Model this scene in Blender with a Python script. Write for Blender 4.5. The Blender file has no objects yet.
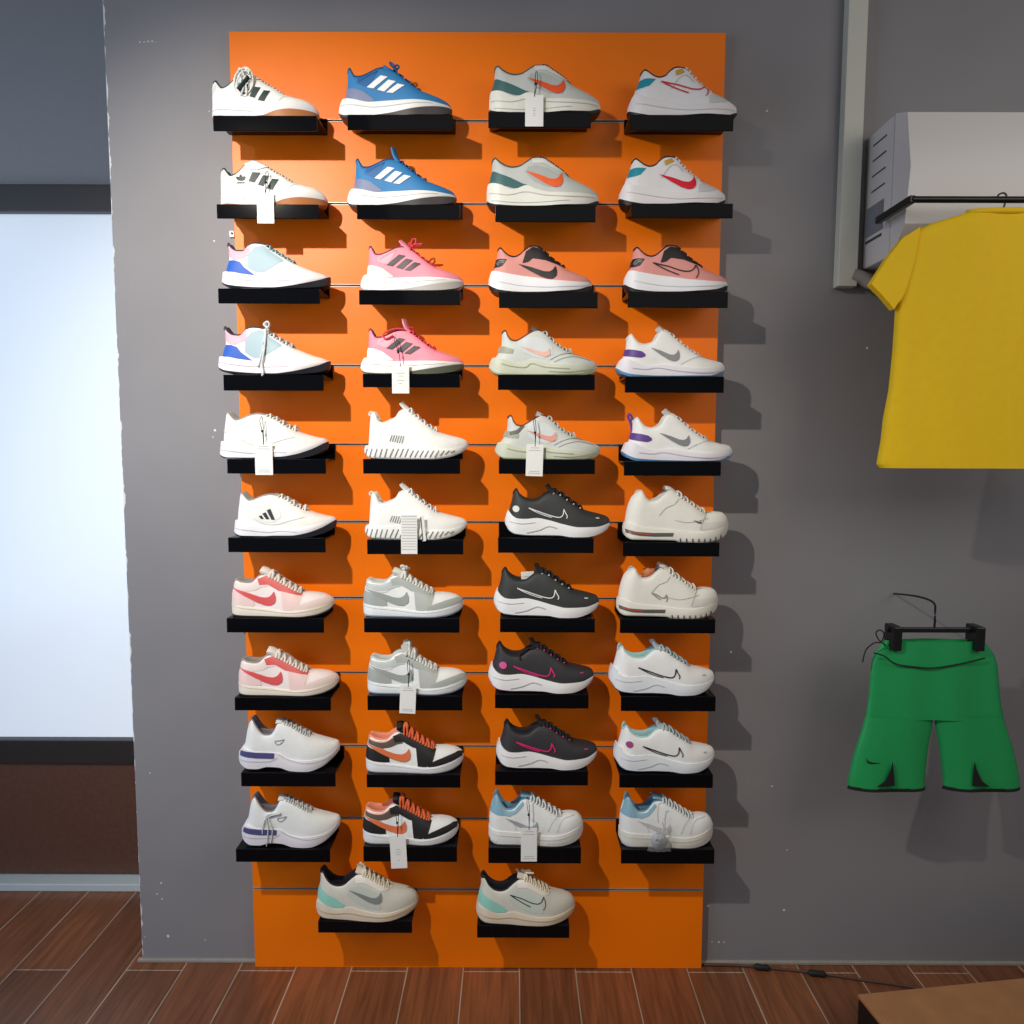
import bpy, bmesh, math, random
from mathutils import Vector, Matrix
random.seed(7)
C = bpy.context.scene.collection
PI = math.pi
sc = bpy.context.scene
sc.view_settings.view_transform = 'Standard'
sc.view_settings.look = 'None'
sc.view_settings.exposure = 0.0

# ------------------------------------------------------------------ camera
F = 740.0
CAMP = Vector((0, 0, 1.414))
PITCH, ROLL, YAW = 0.0852, 0.00303, 0.00101
cam_d = bpy.data.cameras.new('camera'); cam = bpy.data.objects.new('camera', cam_d); C.objects.link(cam)
RM = Matrix.Rotation(YAW, 4, 'Z') @ Matrix.Rotation(PI/2-PITCH, 4, 'X') @ Matrix.Rotation(ROLL, 4, 'Z')
cam.matrix_world = Matrix.Translation(CAMP) @ RM
cam_d.sensor_width = 36; cam_d.lens = F/1024*36; cam_d.clip_start = 0.05
sc.camera = cam
def at(px, py, Y):
    """where the sight line through a photo pixel meets the vertical plane y=Y"""
    d = RM.to_3x3() @ Vector(((px-512)/F, -(py-512)/F, -1))
    return CAMP + d*(Y/d.y)
PANEL_Y, WALL_Y = 1.91, 1.932

# ------------------------------------------------------------------ materials
def lin(c):
    return tuple(((v/255)/12.92 if v/255 <= .04045 else ((v/255+.055)/1.055)**2.4) for v in c)
MATS = {}
def mat(name, rgb, rough=.6, bump=0., bscale=400, var=0., metal=0., coat=0., spec=.5, trans=0., alpha=1., emit=0., vscale=60):
    key = (name, rgb, rough, bump, bscale, var, metal, coat, spec, trans, alpha, emit)
    if key in MATS: return MATS[key]
    m = bpy.data.materials.new(name); m.use_nodes = True
    nt = m.node_tree; b = nt.nodes['Principled BSDF']
    l = lin(rgb)
    b.inputs['Roughness'].default_value = rough
    b.inputs['Metallic'].default_value = metal
    b.inputs['Specular IOR Level'].default_value = spec
    b.inputs['Coat Weight'].default_value = coat
    b.inputs['Transmission Weight'].default_value = trans
    b.inputs['Alpha'].default_value = alpha
    if emit:
        b.inputs['Emission Color'].default_value = (*l, 1); b.inputs['Emission Strength'].default_value = emit
    tc = nt.nodes.new('ShaderNodeTexCoord')
    nz = nt.nodes.new('ShaderNodeTexNoise'); nz.inputs['Scale'].default_value = vscale; nz.inputs['Detail'].default_value = 3
    nt.links.new(tc.outputs['Object'], nz.inputs['Vector'])
    mx = nt.nodes.new('ShaderNodeMix'); mx.data_type = 'RGBA'
    mx.inputs[6].default_value = (*[max(0, v*(1-var)) for v in l], 1); mx.inputs[7].default_value = (*[min(1, v*(1+var)) for v in l], 1)
    nt.links.new(nz.outputs['Fac'], mx.inputs[0]); nt.links.new(mx.outputs[2], b.inputs['Base Color'])
    if bump:
        n2 = nt.nodes.new('ShaderNodeTexNoise'); n2.inputs['Scale'].default_value = bscale; n2.inputs['Detail'].default_value = 2
        nt.links.new(tc.outputs['Object'], n2.inputs['Vector'])
        bp = nt.nodes.new('ShaderNodeBump'); bp.inputs['Strength'].default_value = bump; bp.inputs['Distance'].default_value = .001
        nt.links.new(n2.outputs['Fac'], bp.inputs['Height']); nt.links.new(bp.outputs['Normal'], b.inputs['Normal'])
    MATS[key] = m
    return m

# ------------------------------------------------------------------ object helpers
def meshobj(name, bm, m, parent=None, smooth=True, angle=None):
    bmesh.ops.recalc_face_normals(bm, faces=bm.faces)
    me = bpy.data.meshes.new(name); bm.to_mesh(me); bm.free()
    o = bpy.data.objects.new(name, me); C.objects.link(o)
    if m: me.materials.append(m)
    if smooth:
        for p in me.polygons: p.use_smooth = True
        if angle:
            me.set_sharp_from_angle(angle=math.radians(angle))
    if parent: o.parent = parent
    return o
def thing(name, label, cat, loc=(0, 0, 0), group=None):
    o = bpy.data.objects.new(name, None); C.objects.link(o); o.location = loc
    o.empty_display_size = .03
    o['label'] = label; o['category'] = cat
    if group: o['group'] = group
    return o
def tag(o, label, cat, group=None):
    o['label'] = label; o['category'] = cat
    if group: o['group'] = group
    return o
def struct(o): o['kind'] = 'structure'; return o
def box(bm, x0, x1, y0, y1, z0, z1, bevel=0.):
    r = bmesh.ops.create_cube(bm, size=1)
    vs = r['verts']
    for v in vs:
        v.co.x = x0+(v.co.x+.5)*(x1-x0); v.co.y = y0+(v.co.y+.5)*(y1-y0); v.co.z = z0+(v.co.z+.5)*(z1-z0)
    if bevel:
        es = list({e for v in vs for e in v.link_edges})
        bmesh.ops.bevel(bm, geom=es, offset=bevel, segments=2, affect='EDGES', profile=.5)
def tube(bm, pts, r, n=8, closed=False, flat=1.0, caps=True):
    pts = [Vector(p) for p in pts]; N = len(pts); rings = []
    up = Vector((0.13, 0.21, 1)).normalized()
    for i, p in enumerate(pts):
        a = pts[(i-1) % N] if (closed or i > 0) else p
        b = pts[(i+1) % N] if (closed or i < N-1) else p
        t = (b-a)
        if t.length < 1e-9: t = Vector((1, 0, 0))
        t.normalize()
        u = up - t*up.dot(t)
        if u.length < 1e-3: u = Vector((1, 0, 0)) - t*t.x
        u.normalize(); w = t.cross(u)
        rr = r[i] if isinstance(r, (list, tuple)) else r
        rings.append([bm.verts.new(p+u*math.cos(2*PI*k/n)*rr*flat+w*math.sin(2*PI*k/n)*rr) for k in range(n)])
    for i in range(N if closed else N-1):
        A, B = rings[i], rings[(i+1) % N]
        for k in range(n): bm.faces.new((A[k], A[(k+1) % n], B[(k+1) % n], B[k]))
    if caps and not closed:
        bm.faces.new(rings[0]); bm.faces.new(rings[-1][::-1])
def smoothpath(P, m=6, closed=False):
    P = [Vector(p) for p in P]; N = len(P); out = []
    rng = range(N) if closed else range(N-1)
    for i in rng:
        if closed: p0, p1, p2, p3 = P[(i-1) % N], P[i], P[(i+1) % N], P[(i+2) % N]
        else: p0, p1, p2, p3 = P[max(i-1, 0)], P[i], P[i+1], P[min(i+2, N-1)]
        for j in range(m):
            t = j/m
            out.append(.5*((2*p1)+(p2-p0)*t+(2*p0-5*p1+4*p2-p3)*t*t+(3*p1-p0-3*p2+p3)*t**3))
    if not closed: out.append(P[-1])
    return out

# ------------------------------------------------------------------ curves
class Cv:
    """monotone cubic through (x, y) points, clamped at its ends"""
    def __init__(s, pts):
        pts = sorted(pts); X = [pts[0][0]]; Y = [pts[0][1]]
        for x, y in pts[1:]:
            if x-X[-1] > 1e-4: X.append(x); Y.append(y)
        s.X, s.Y = X, Y; n = len(X)
        if n < 2: s.M = [0]*n; return
        d = [(Y[i+1]-Y[i])/(X[i+1]-X[i]) for i in range(n-1)]
        M = [d[0]]+[0 if d[i-1]*d[i] <= 0 else 2*d[i-1]*d[i]/(d[i-1]+d[i]) for i in range(1, n-1)]+[d[-1]]
        s.M = M
    def __call__(s, x):
        X, Y = s.X, s.Y
        if x <= X[0]: return Y[0]
        if x >= X[-1]: return Y[-1]
        lo = 0
        while X[lo+1] < x: lo += 1
        h = X[lo+1]-X[lo]; t = (x-X[lo])/h
        return (Y[lo]*(2*t**3-3*t*t+1)+s.M[lo]*h*(t**3-2*t*t+t)+Y[lo+1]*(-2*t**3+3*t*t)+s.M[lo+1]*h*(t**3-t*t))

# ------------------------------------------------------------------ the shoe builder
# unit: 1/100 of the shoe length; x from heel to toe, z up, -y is the side facing the room
WT = Cv([(0, 12.2), (.12, 12.6), (.33, 11.6), (.5, 13), (.70, 15.8), (.84, 15.0), (1, 12.6)])
def plan(s):
    s = min(max(s, 0), 1); w = WT(s)
    if s < .13: w *= (1-(1-s/.13)**2.3)**(1/2.3)
    if s > .70: w *= max(0, 1-((s-.70)/.30)**2.5)**(1/2.2)
    return w
class Shoe:
    def __init__(S, d):
        x0, x1, g = d['n']; k = 100/(x1-x0)
        S.k = k
        S.T = lambda p: ((p[0]-x0)*k, (g-p[1])*k)
        cv = lambda key: [S.T(p) for p in d[key]]
        S.bp, S.mp, S.tp, S.hp = cv('bot'), cv('mid'), cv('top'), cv('heel')
        S.op = cv('out') if 'out' in d else [(x, z+1.6) for x, z in S.bp]
        S.bot, S.mid, S.top, S.out = Cv(S.bp), Cv(S.mp), Cv(S.tp), Cv(S.op)
        zs = [p[1] for p in S.hp]; z0, z1 = min(zs), max(zs)
        S.heel = Cv([((z-z0)/(z1-z0), x) for x, z in S.hp])
        S.xt = S.tp[-1][0]
        S.sc, S.st = d.get('sc', .40), d.get('st', .66)      # front of collar, front of lacing (fractions of length)
        S.q, S.p = d.get('q', 1.0), d.get('p', .75)
        S.oc = d.get('oc', .66)
        S.O = Cv([(0, S.oc), (S.sc-.12, S.oc), (S.sc+.04, .36), (S.st-.04, .24), (S.st, .10), (S.st+.05, 0), (1, 0)])
        S.wu = d.get('wu', .93)
        S.toe_sq = d.get('toesq', 0)
    # upper outer surface
    def up(S, s, v):
        g = math.sin(v*PI/2)**S.q
        xh = S.heel(g); x = xh+(S.xt-xh)*s
        zm = S.mid(x)-1.0; z = zm+(max(S.top(x), zm+.3)-zm)*g
        o = S.O(s); y = plan(s)*S.wu*(o+(1-o)*max(0, math.cos(v*PI/2))**S.p)
        return x, y, z
    def upy(S, x, z):
        zm = S.mid(x)-1.0; zt = max(S.top(x), zm+.3)
        g = min(max((z-zm)/(zt-zm), 0), .998)
        xh = S.heel(g); s = min(max((x-xh)/(S.xt-xh), 0), 1)
        v = math.asin(g**(1/S.q))*2/PI; o = S.O(s)
        return -plan(s)*S.wu*(o+(1-o)*math.cos(v*PI/2)**S.p), min(max(z, zm), zm+(zt-zm)*.998)
    # sole surface between two curves
    def so(S, A, B, Ap, Bp, s, v):
        xa = Ap[0][0]+(Bp[0][0]-Ap[0][0])*v; xb = Ap[-1][0]+(Bp[-1][0]-Ap[-1][0])*v
        x = xa+(xb-xa)*s
        return x, A(x), B(x)
    def soy(S, x, z):
        za, zb = S.bot(x), S.mid(x); g = min(max((z-za)/max(zb-za, .1), 0), 1)
        xa = S.bp[0][0]+(S.mp[0][0]-S.bp[0][0])*g; xb = S.bp[-1][0]+(S.mp[-1][0]-S.bp[-1][0])*g
        s = min(max((x-xa)/(xb-xa), 0), 1)
        return -plan(s)*(1+.035*math.sin(g*PI)), min(max(z, za), zb)
def surfpt(f, x, z, off):
    y, z = f(x, z); e = .5
    fx = (f(x+e, z)[0]-f(x-e, z)[0])/(2*e); fz = (f(x, z+e)[0]-f(x, z-e)[0])/(2*e)
    fx = max(-2, min(2, fx)); fz = max(-2.5, min(2.5, fz))
    return Vector((x, y, z))+Vector((fx, -1, fz)).normalized()*off
def patch(bm, S, up, low, f, off=.4, n=22, m=6, mirror=False):
    """a panel that follows the surface, between an upper and a lower edge given in side view"""
    def res(P):
        P = [Vector(p) for p in P]; L = [0]
        for a, b in zip(P, P[1:]): L.append(L[-1]+(b-a).length)
        out = []
        for i in range(n+1):
            t = L[-1]*i/n; j = 0
            while j < len(P)-2 and L[j+1] < t: j += 1
            q = (t-L[j])/max(L[j+1]-L[j], 1e-6); out.append(P[j].lerp(P[j+1], min(max(q, 0), 1)))
        return out
    U, W = res(up), res(low)
    for sg in ((-1, 1) if mirror else (-1,)):
        G = []
        for i in range(n+1):
            row = []
            for j in range(m+1):
                p = U[i].lerp(W[i], j/m); x, z = p.x, p.y
                q = surfpt(f, x, z, off)
                row.append(bm.verts.new((q.x, q.y if sg < 0 else -q.y, q.z)))
            G.append(row)
        for i in range(n):
            for j in range(m):
                try: bm.faces.new((G[i][j], G[i+1][j], G[i+1][j+1], G[i][j+1]))
                except ValueError: pass
def line(bm, S, P, w, f, off=.5, closed=False, mirror=False, m=5):
    P = [Vector((*p, 0)) for p in P]; P = smoothpath(P, m, closed)
    N = len(P); up, lo = [], []
    for i in range(N):
        a = P[(i-1) % N] if (closed or i) else P[i]; b = P[(i+1) % N] if (closed or i < N-1) else P[i]
        t = (b-a); t = t.normalized() if t.length > 1e-6 else Vector((1, 0, 0))
        nn = Vector((-t.y, t.x, 0))*w/2
        up.append((P[i].x+nn.x, P[i].y+nn.y)); lo.append((P[i].x-nn.x, P[i].y-nn.y))
    if closed: up.append(up[0]); lo.append(lo[0])
    # station-wise strip
    for sg in ((-1, 1) if mirror else (-1,)):
        G = []
        for a, b in zip(up, lo):
            row = []
            for (x, z) in (a, b):
                q = surfpt(f, x, z, off); row.append(bm.verts.new((q.x, q.y if sg < 0 else -q.y, q.z)))
            G.append(row)
        for i in range(len(G)-1):
            try: bm.faces.new((G[i][0], G[i+1][0], G[i+1][1], G[i][1]))
            except ValueError: pass
SWU = [(0, 0), (.36, .11), (.66, .235), (.80, .25), (.89, .20), (.955, .08)]
SWL = [(0, 0), (.18, .125), (.36, .245), (.60, .39), (.78, .46), (.90, .455), (.985, .37), (1.0, .25), (.955, .08)]

def build_shoe(model, col, pos, L, label, yaw=0., opts=None, rz=0.):
    """pos = ground point under the heel end; L = length in metres"""
    o = dict(model.get('opts', {})); o.update(opts or {})
    S = Shoe(model)
    root = thing('sneaker', label, 'sneaker', pos, 'sneakers displayed on the orange slatwall')
    root.rotation_euler = (0, 0, yaw); root.scale = (1, 1, 1)
    u = L/100
    bend = o.get('bend', 4.2)
    def fin(bm):                     # real size, with the outward curve of a shoe's outer edge
        for v in bm.verts:
            t = min(max(v.co.x/100, 0), 1); v.co.y -= bend*math.sin(PI*t**1.15)**1.2; v.co *= u
    def part(name, bm, m, parent=None, smooth=True, angle=None, label=None):
        fin(bm); ob = meshobj(name, bm, m, parent or root, smooth, angle)
        if label: ob['label'] = label
        return ob
    M = lambda key, dflt=None, **kw: mat('shoe_'+key, col.get(key, dflt), **kw)
    NS = 46
    ss = [(1-math.cos(PI*i/NS))/2 for i in range(NS+1)]
    # ---- sole pieces
    def sole(A, B, Ap, Bp, prof, m, wmul=1.0):
        bm = bmesh.new(); rings = []
        V = [0, .15, .4, .65, .88, 1]
        for v in V:
            ring = []
            kk = (prof(v))*wmul
            for sg in (-1, 1):
                rng = ss if sg < 0 else ss[-2:0:-1]
                for s in rng:
                    x, za, zb = S.so(A, B, Ap, Bp, s, v)
                    zz = za+(max(zb, za+.05)-za)*v
                    ring.append(bm.verts.new((x, sg*plan(s)*kk, zz)))
            rings.append(ring)
        for a, b in zip(rings, rings[1:]):
            n = len(a)
            for i in range(n): bm.faces.new((a[i], a[(i+1) % n], b[(i+1) % n], b[i]))
        for ring in (rings[0], rings[-1]):
            n = len(ring)
            for i in range(1, NS):          # bridge the two long sides
                a, b = ring[i], ring[i+1] if i+1 <= NS else ring[NS]
                c, dd = ring[(n-i) % n], ring[(n-i-1) % n]
                vs = []
                for q in (a, b, dd, c):
                    if q not in vs: vs.append(q)
                if len(vs) >= 3:
                    try: bm.faces.new(vs)
                    except ValueError: pass
            vs = [ring[0], ring[1], ring[n-1]]
            try: bm.faces.new(vs)
            except ValueError: pass
        return bm
    part('outsole', sole(S.bot, S.out, S.bp, S.op, lambda v: .95+.06*v, None), M('outsole', rough=.5), angle=50)
    ms = part('midsole', sole(S.out, S.mid, S.op, S.mp, lambda v: 1.0+.035*math.sin(v*PI)-.01*v, None), M('midsole', rough=.5, var=.03), angle=50)
    # ---- upper
    bm = bmesh.new(); NV = 16; G = {}
    for sg in (-1, 1):
        for j in range(NV+1):
            for i, s in enumerate(ss):
                x, y, z = S.up(s, j/NV)
                if i in (0, NS):
                    if (1, i, j) in G or (-1, i, j) in G:
                        G[(sg, i, j)] = G.get((-1, i, j)); continue
                G[(sg, i, j)] = bm.verts.new((x, sg*y, z))
    for sg in (-1, 1):
        for j in range(NV):
            for i in range(NS):
                vs = []
                for q in (G[(sg, i, j)], G[(sg, i+1, j)], G[(sg, i+1, j+1)], G[(sg, i, j+1)]):
                    if q not in vs: vs.append(q)
                try: bm.faces.new(vs)
                except ValueError: pass
    bmesh.ops.remove_doubles(bm, verts=bm.verts, dist=.02)
    upper = part('upper', bm, M('upper', rough=.62, bump=o.get('knit', .25), bscale=o.get('kscale', 900), var=.05))
    # ---- lining with padded collar rim and insole
    bm = bmesh.new(); io = [i for i, s in enumerate(ss) if s <= S.sc+.10]
    def ring(kx, ky, dz, absz=None):
        R = {}
        for sg in (-1, 1):
            for i in io:
                x, y, z = S.up(ss[i], 1)
                xc = 34
                zz = z+dz if absz is None else min(z-1, S.mid(x)+absz)
                if i == 0 and sg == 1: R[(sg, i)] = R[(-1, i)]; continue
                R[(sg, i)] = bm.verts.new((xc+(x-xc)*kx, sg*y*ky, zz))
        return R
    th = o.get('pad', .13)
    rs = [ring(1.02, 1.09, -1.5), ring(1.018, 1.08, .8), ring(.99, .99, 1.5), ring(.965, 1-th, .8), ring(.95, .98-th*1.6, -1.8), ring(.95, .98-th*1.5, -6), ring(.95, 1.0, 0, 3.0)]
    for a, b in zip(rs, rs[1:]):
        for sg in (-1, 1):
            for p, q in zip(io, io[1:]):
                vs = []
                for t in (a[(sg, p)], a[(sg, q)], b[(sg, q)], b[(sg, p)]):
                    if t not in vs: vs.append(t)
                if len(vs) > 2: bm.faces.new(vs)
    a = rs[-1]
    for p, q in zip(io, io[1:]):
        vs = []
        for t in (a[(-1, p)], a[(-1, q)], a[(1, q)], a[(1, p)]):
            if t not in vs: vs.append(t)
        if len(vs) > 2: bm.faces.new(vs)
    part('collar_lining', bm, M('lining', rough=.85, bump=.2))
    # ---- tongue
    tg = [S.T(p) for p in model['tongue']]
    if 'tongue' in o: tg = [S.T(p) for p in o['tongue']]
    P = smoothpath([Vector((x, 0, z)) for x, z in tg], 6)
    bm = bmesh.new(); rows = []; NT = len(P)
    for i, p in enumerate(P):
        t = i/(NT-1); a, b = P[max(i-1, 0)], P[min(i+1, NT-1)]
        d = (b-a).normalized(); nrm = Vector((-d.z, 0, d.x))
        if nrm.z < 0: nrm = -nrm
        if i and nrm.dot(pn) < 0: nrm = -nrm
        pn = nrm
        w = (3.6+3.8*t)*o.get('tw', 1); th2 = o.get('tth', 1.7)*(1.7-1.0*t)*(1 if t < .92 else .75)
        row = []
        K = 9
        for k in range(K):
            q = -1+2*k/(K-1); arch = -w*.42*q*q
            row.append(p+Vector((0, q*w, 0))+nrm*(arch))
        for k in range(K-1, -1, -1):
            q = -1+2*k/(K-1); arch = -w*.42*q*q
            row.append(p+Vector((0, q*w*.9, 0))+nrm*(arch-th2))
        rows.append([bm.verts.new(c) for c in row])
    for a, b in zip(rows, rows[1:]):
        n = len(a)
        for i in range(n): bm.faces.new((a[i], a[(i+1) % n], b[(i+1) % n], b[i]))
    bm.faces.new(rows[0]); bm.faces.new(rows[-1][::-1])
    tongue = part('tongue', bm, M('tongue', col['upper'], rough=.7, bump=.25), angle=60)
    tipx, tipz = tg[-1]
    if o.get('tongue_label'):
        bm = bmesh.new(); tube(bm, [(tipx-1, -2.2, tipz-3.5), (tipx-1, 2.2, tipz-3.5)], 1.2, 8)
        part('tongue_tab', bm, mat('tongue_tab', o['tongue_label'], .6), tongue)
    # ---- laces
    tz = Cv([(x, z) for x, z in tg])
    def over(x): return max(S.top(x)+.2, tz(x)+.6)
    nl = o.get('nl', 5); bm = bmesh.new(); lr = o.get('lr', .75)
    e0, e1 = o.get('l0', S.sc+.05), o.get('l1', S.st-.02)
    lp = []
    for i in range(nl):
        s = e0+(e1-e0)*i/(nl-1)
        s2 = min(s+(e1-e0)/(nl-1)*.55, e1+.02)
        for sg in (-1, 1):
            xa, ya, za = S.up(s, o.get('lv', .83)); xb, yb, zb = S.up(s2, o.get('lv', .83))
            xm = (xa+xb)/2; zc = over(xm)+(.5 if sg > 0 else 0)
            A = Vector((xa, sg*(ya+.4), za+.3)); B = Vector((xb, -sg*(yb+.4), zb+.3))
            t0 = S.up(s, .93); t1 = S.up(s2, .93)
            pth = [A, Vector((t0[0], sg*(t0[1]+.3), max(t0[2]+.8, zc-2.0))), Vector((xm, 0, zc+.3)), Vector((t1[0], -sg*(t1[1]+.3), max(t1[2]+.8, zc-2.0))), B]
            tube(bm, smoothpath(pth, 4), lr*1.15, 6, flat=.6)
            if sg < 0: lp.append(A)
    x1, y1, z1 = S.up(e0, .9); zc = over(x1)+1
    if o.get('bow'):
        for (dx, dz, dy) in o['bow']:
            loop = [Vector((x1+1, -.5, zc)), Vector((x1+dx*.5-1.5, -dy*.7-1, zc+dz*.7)), Vector((x1+dx, -dy-1, zc+dz)), Vector((x1+dx*.6+2.2, -dy*.8-1, zc+dz*.5)), Vector((x1+1.5, -.5, zc))]
            tube(bm, smoothpath(loop, 6), lr, 6)
        tube(bm, [Vector((x1-.3, -1.2, zc+.2)), Vector((x1+2.2, -1.2, zc+.2))], lr*1.5, 8)
    for path in o.get('strands', []):
        pts = []
        for (px, py, dy) in path:
            x, z = S.T((px, py)); y = S.upy(x, z)[0] if z > S.mid(x) else S.soy(x, z)[0]
            pts.append(Vector((x, y-.9-dy, z)))
        tube(bm, smoothpath(pts, 6), lr, 6)
    part('lace', bm, M('lace', (235, 235, 230), rough=.8, bump=.3))
    # eyelets
    if o.get('eyelet'):
        for A in lp:
            bm = bmesh.new(); tube(bm, [A+Vector((0, .35, .2)), A+Vector((0, -.35, -.1))], .95, 8)
            part('eyelet', bm, mat('eyelet', o['eyelet'], .4))
    # ---- eyestay
    if 'eyestay' in col:
        bm = bmesh.new()
        for sg in (-1, 1):
            G = []; n = 20
            for i in range(n+1):
                s = (S.sc-.03)+(S.st+.035-S.sc+.03)*i/n
                taper = math.sin(min(1, (1-i/n)*3)*PI/2)
                row = []
                for j in range(6):
                    v = 1-(1-o.get('ev', .60))*(j/5)*(.25+.75*taper)
                    x, y, z = S.up(s, min(v, .995))
                    nn = Vector((0, math.cos(v*1.2), math.sin(v*1.2)))*.45
                    row.append(bm.verts.new((x, sg*(y+nn.y), z+nn.z)))
                G.append(row)
            for i in range(n):
                for j in range(5): bm.faces.new((G[i][j], G[i+1][j], G[i+1][j+1], G[i][j+1]))
        part('eyestay', bm, M('eyestay', rough=.6))
    # ---- side-view panels, lines and marks
    for item in model.get('panels', [])+o.get('panels', []):
        nm, key, up, low = item[:4]; kw = item[4] if len(item) > 4 else {}
        if key in o.get('skip', []): continue
        rgb = col.get(key, key) if isinstance(key, str) else key
        if rgb is None or isinstance(rgb, str): continue
        f = S.soy if kw.get('sole') else S.upy
        bm = bmesh.new()
        if low is None:
            line(bm, S, [S.T(p) for p in up], kw.get('w', .5), f, kw.get('off', .5), kw.get('closed', False), kw.get('mirror', False))
        else:
            patch(bm, S, [S.T(p) for p in up], [S.T(p) for p in low], f, kw.get('off', .4), mirror=kw.get('mirror', False), n=kw.get('nn', 22))
        part(nm, bm, mat('shoe_'+nm, rgb, kw.get('rough', .55), var=kw.get('var', 0), metal=kw.get('metal', 0), alpha=kw.get('alpha', 1)), ms if kw.get('sole') else None)
    for mk in o.get('marks', []):
        kind, rgb, x, y, w = mk[:5]; hs = mk[5] if len(mk) > 5 else 1.0; sh = mk[6] if len(mk) > 6 else 0
        bm = bmesh.new()
        mp = lambda P: [S.T((x+a*w, y+(b*hs+a*sh)*w)) for a, b in P]
        if kind == 'check': patch(bm, S, mp(SWU), mp(SWL), S.upy, .75)
        elif kind == 'check_outline':
            t = mk[7] if len(mk) > 7 else 1.0
            line(bm, S, mp([(0, 0), (.18, .055), (.36, .11), (.62, .225), (.80, .25), (.90, .19), (.955, .08)]), t, S.upy, .75)
            line(bm, S, mp([(.955, .08), (1.0, .19), (1.01, .30), (.98, .39), (.95, .44)]), t*.8, S.upy, .75)
            line(bm, S, mp([(0, 0), (.10, .07), (.26, .17), (.42, .26), (.58, .34)]), t, S.upy, .75)
        elif kind == 'check_swift':
            t = mk[7] if len(mk) > 7 else 1.0
            line(bm, S, mp([(0, 0), (.25, .09), (.5, .18), (.74, .245), (.85, .24), (.91, .17), (.93, .03)]), t, S.upy, .75)
            line(bm, S, mp([(0, 0), (.2, .11), (.42, .20), (.62, .255)]), t*.7, S.upy, .75)
            line(bm, S, mp([(.93, .03), (.97, .12), (1.02, .22), (1.0, .28)]), t*.9, S.upy, .75)
        elif kind == 'disc':
            P = [(math.cos(a*PI/9)*.5, math.sin(a*PI/9)*.5) for a in range(19)]
            patch(bm, S, mp([(.5*math.cos(PI-PI*i/10), -.5*math.sin(PI*i/10)) for i in range(11)]), mp([(.5*math.cos(PI-PI*i/10), .5*math.sin(PI*i/10)) for i in range(11)]), S.upy, .75)
        elif kind == 'trefoil':
            for (cx, cy, ang) in ((-.30, -.02, -.9), (0, -.18, 0), (.30, -.02, .9)):
                up, lo = [], []
                for i in range(9):
                    t = i/8; wd = .16*math.sin(PI*t)**.7
                    L2 = .62*t; bx, by = 0, .30
                    px = bx+math.sin(ang)*L2; py = by-math.cos(ang)*L2
                    up.append((px-math.cos(ang)*wd, py-math.sin(ang)*wd)); lo.append((px+math.cos(ang)*wd, py+math.sin(ang)*wd))
                patch(bm, S, mp(up), mp(lo), S.upy, .75, n=8, m=2)
            line(bm, S, mp([(-.42, .52), (.42, .52)]), .8, S.upy, .75)
        elif kind == 'bars':
            for (a, b, c2, d2, e, f2, g, h) in ((0, .48, .20, .42, .34, .70, .14, .70), (.24, .28, .48, .18, .74, .72, .50, .72), (.54, .02, .80, -.10, 1.12, .76, .88, .76)):
                patch(bm, S, mp([(a, b), (c2, d2)]), mp([(g, h), (e, f2)]), S.upy, .75, n=4, m=6)
        nm2 = {'check': 'check_logo', 'check_outline': 'check_logo', 'check_swift': 'check_logo', 'disc': 'round_badge', 'trefoil': 'trefoil_logo', 'bars': 'bars_logo'}[kind]
        part(nm2, bm, mat('shoe_logo', rgb, .45, metal=0))
    for st in o.get('stripes', []):
        bm = bmesh.new(); tl, tr, br, bl = [S.T(p) for p in st]
        patch(bm, S, [tl, tr], [bl, br], S.upy, .6, n=6, m=8)
        part('side_stripe', bm, M('stripe', rough=.5))
    # heel pull tab
    if o.get('pull'):
        pts = [S.T(p) for p in o['pull']]; bm = bmesh.new()
        for yy in (0,):
            tube(bm, smoothpath([Vector((x, 0, z)) for x, z in pts], 6), 1.1, 8)
        part('pull_tab', bm, M('pull', col.get('lining'), rough=.7))
    for ex in o.get('extras', []): ex(S, root, part, u)
    return root, S, u

# ------------------------------------------------------------------ shoe shapes, traced in side view (heel x, toe x, ground y)
COURT = dict(n=(130, 770, 932),                                  # low court shoe with cupsole
    bot=[(134, 932), (300, 932), (600, 932), (700, 926), (764, 905)],
    out=[(132, 912), (200, 916), (330, 926), (450, 926), (540, 903), (620, 890), (700, 884), (768, 880)],
    mid=[(133, 856), (250, 862), (400, 876), (500, 878), (580, 862), (680, 853), (750, 855), (766, 862)],
    heel=[(134, 870), (134, 800), (137, 740), (143, 706)],
    top=[(143, 706), (162, 704), (185, 730), (207, 752), (240, 742), (275, 715), (310, 680), (350, 668), (420, 695), (470, 727), (520, 752), (580, 785), (650, 800), (705, 812), (745, 835), (768, 866)],
    tongue=[(560, 775), (480, 728), (420, 690), (380, 662), (350, 655)], sc=.38, st=.68,
    panels=[('heel_patch', 'upper2', [(136, 715), (150, 712), (172, 742)], [(136, 765), (150, 770), (176, 760)]),
            ('ankle_strap', 'upper', [(300, 690), (345, 668), (395, 668), (440, 690)], [(330, 722), (375, 726), (410, 715), (446, 704)], dict(off=1.0)),
            ('toe_seam', 'seam', [(560, 850), (590, 815), (640, 800), (690, 806)], None, dict(w=.4)),
            ('midsole_line', 'seam', [(136, 882), (250, 886), (400, 900)], None, dict(w=.5, sole=True))],
    opts=dict(nl=5, lr=.7, stripes=[[(348, 738), (398, 742), (360, 798), (326, 790)], [(413, 758), (450, 762), (415, 822), (383, 812)], [(470, 780), (508, 785), (472, 845), (435, 836)]]))
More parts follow.
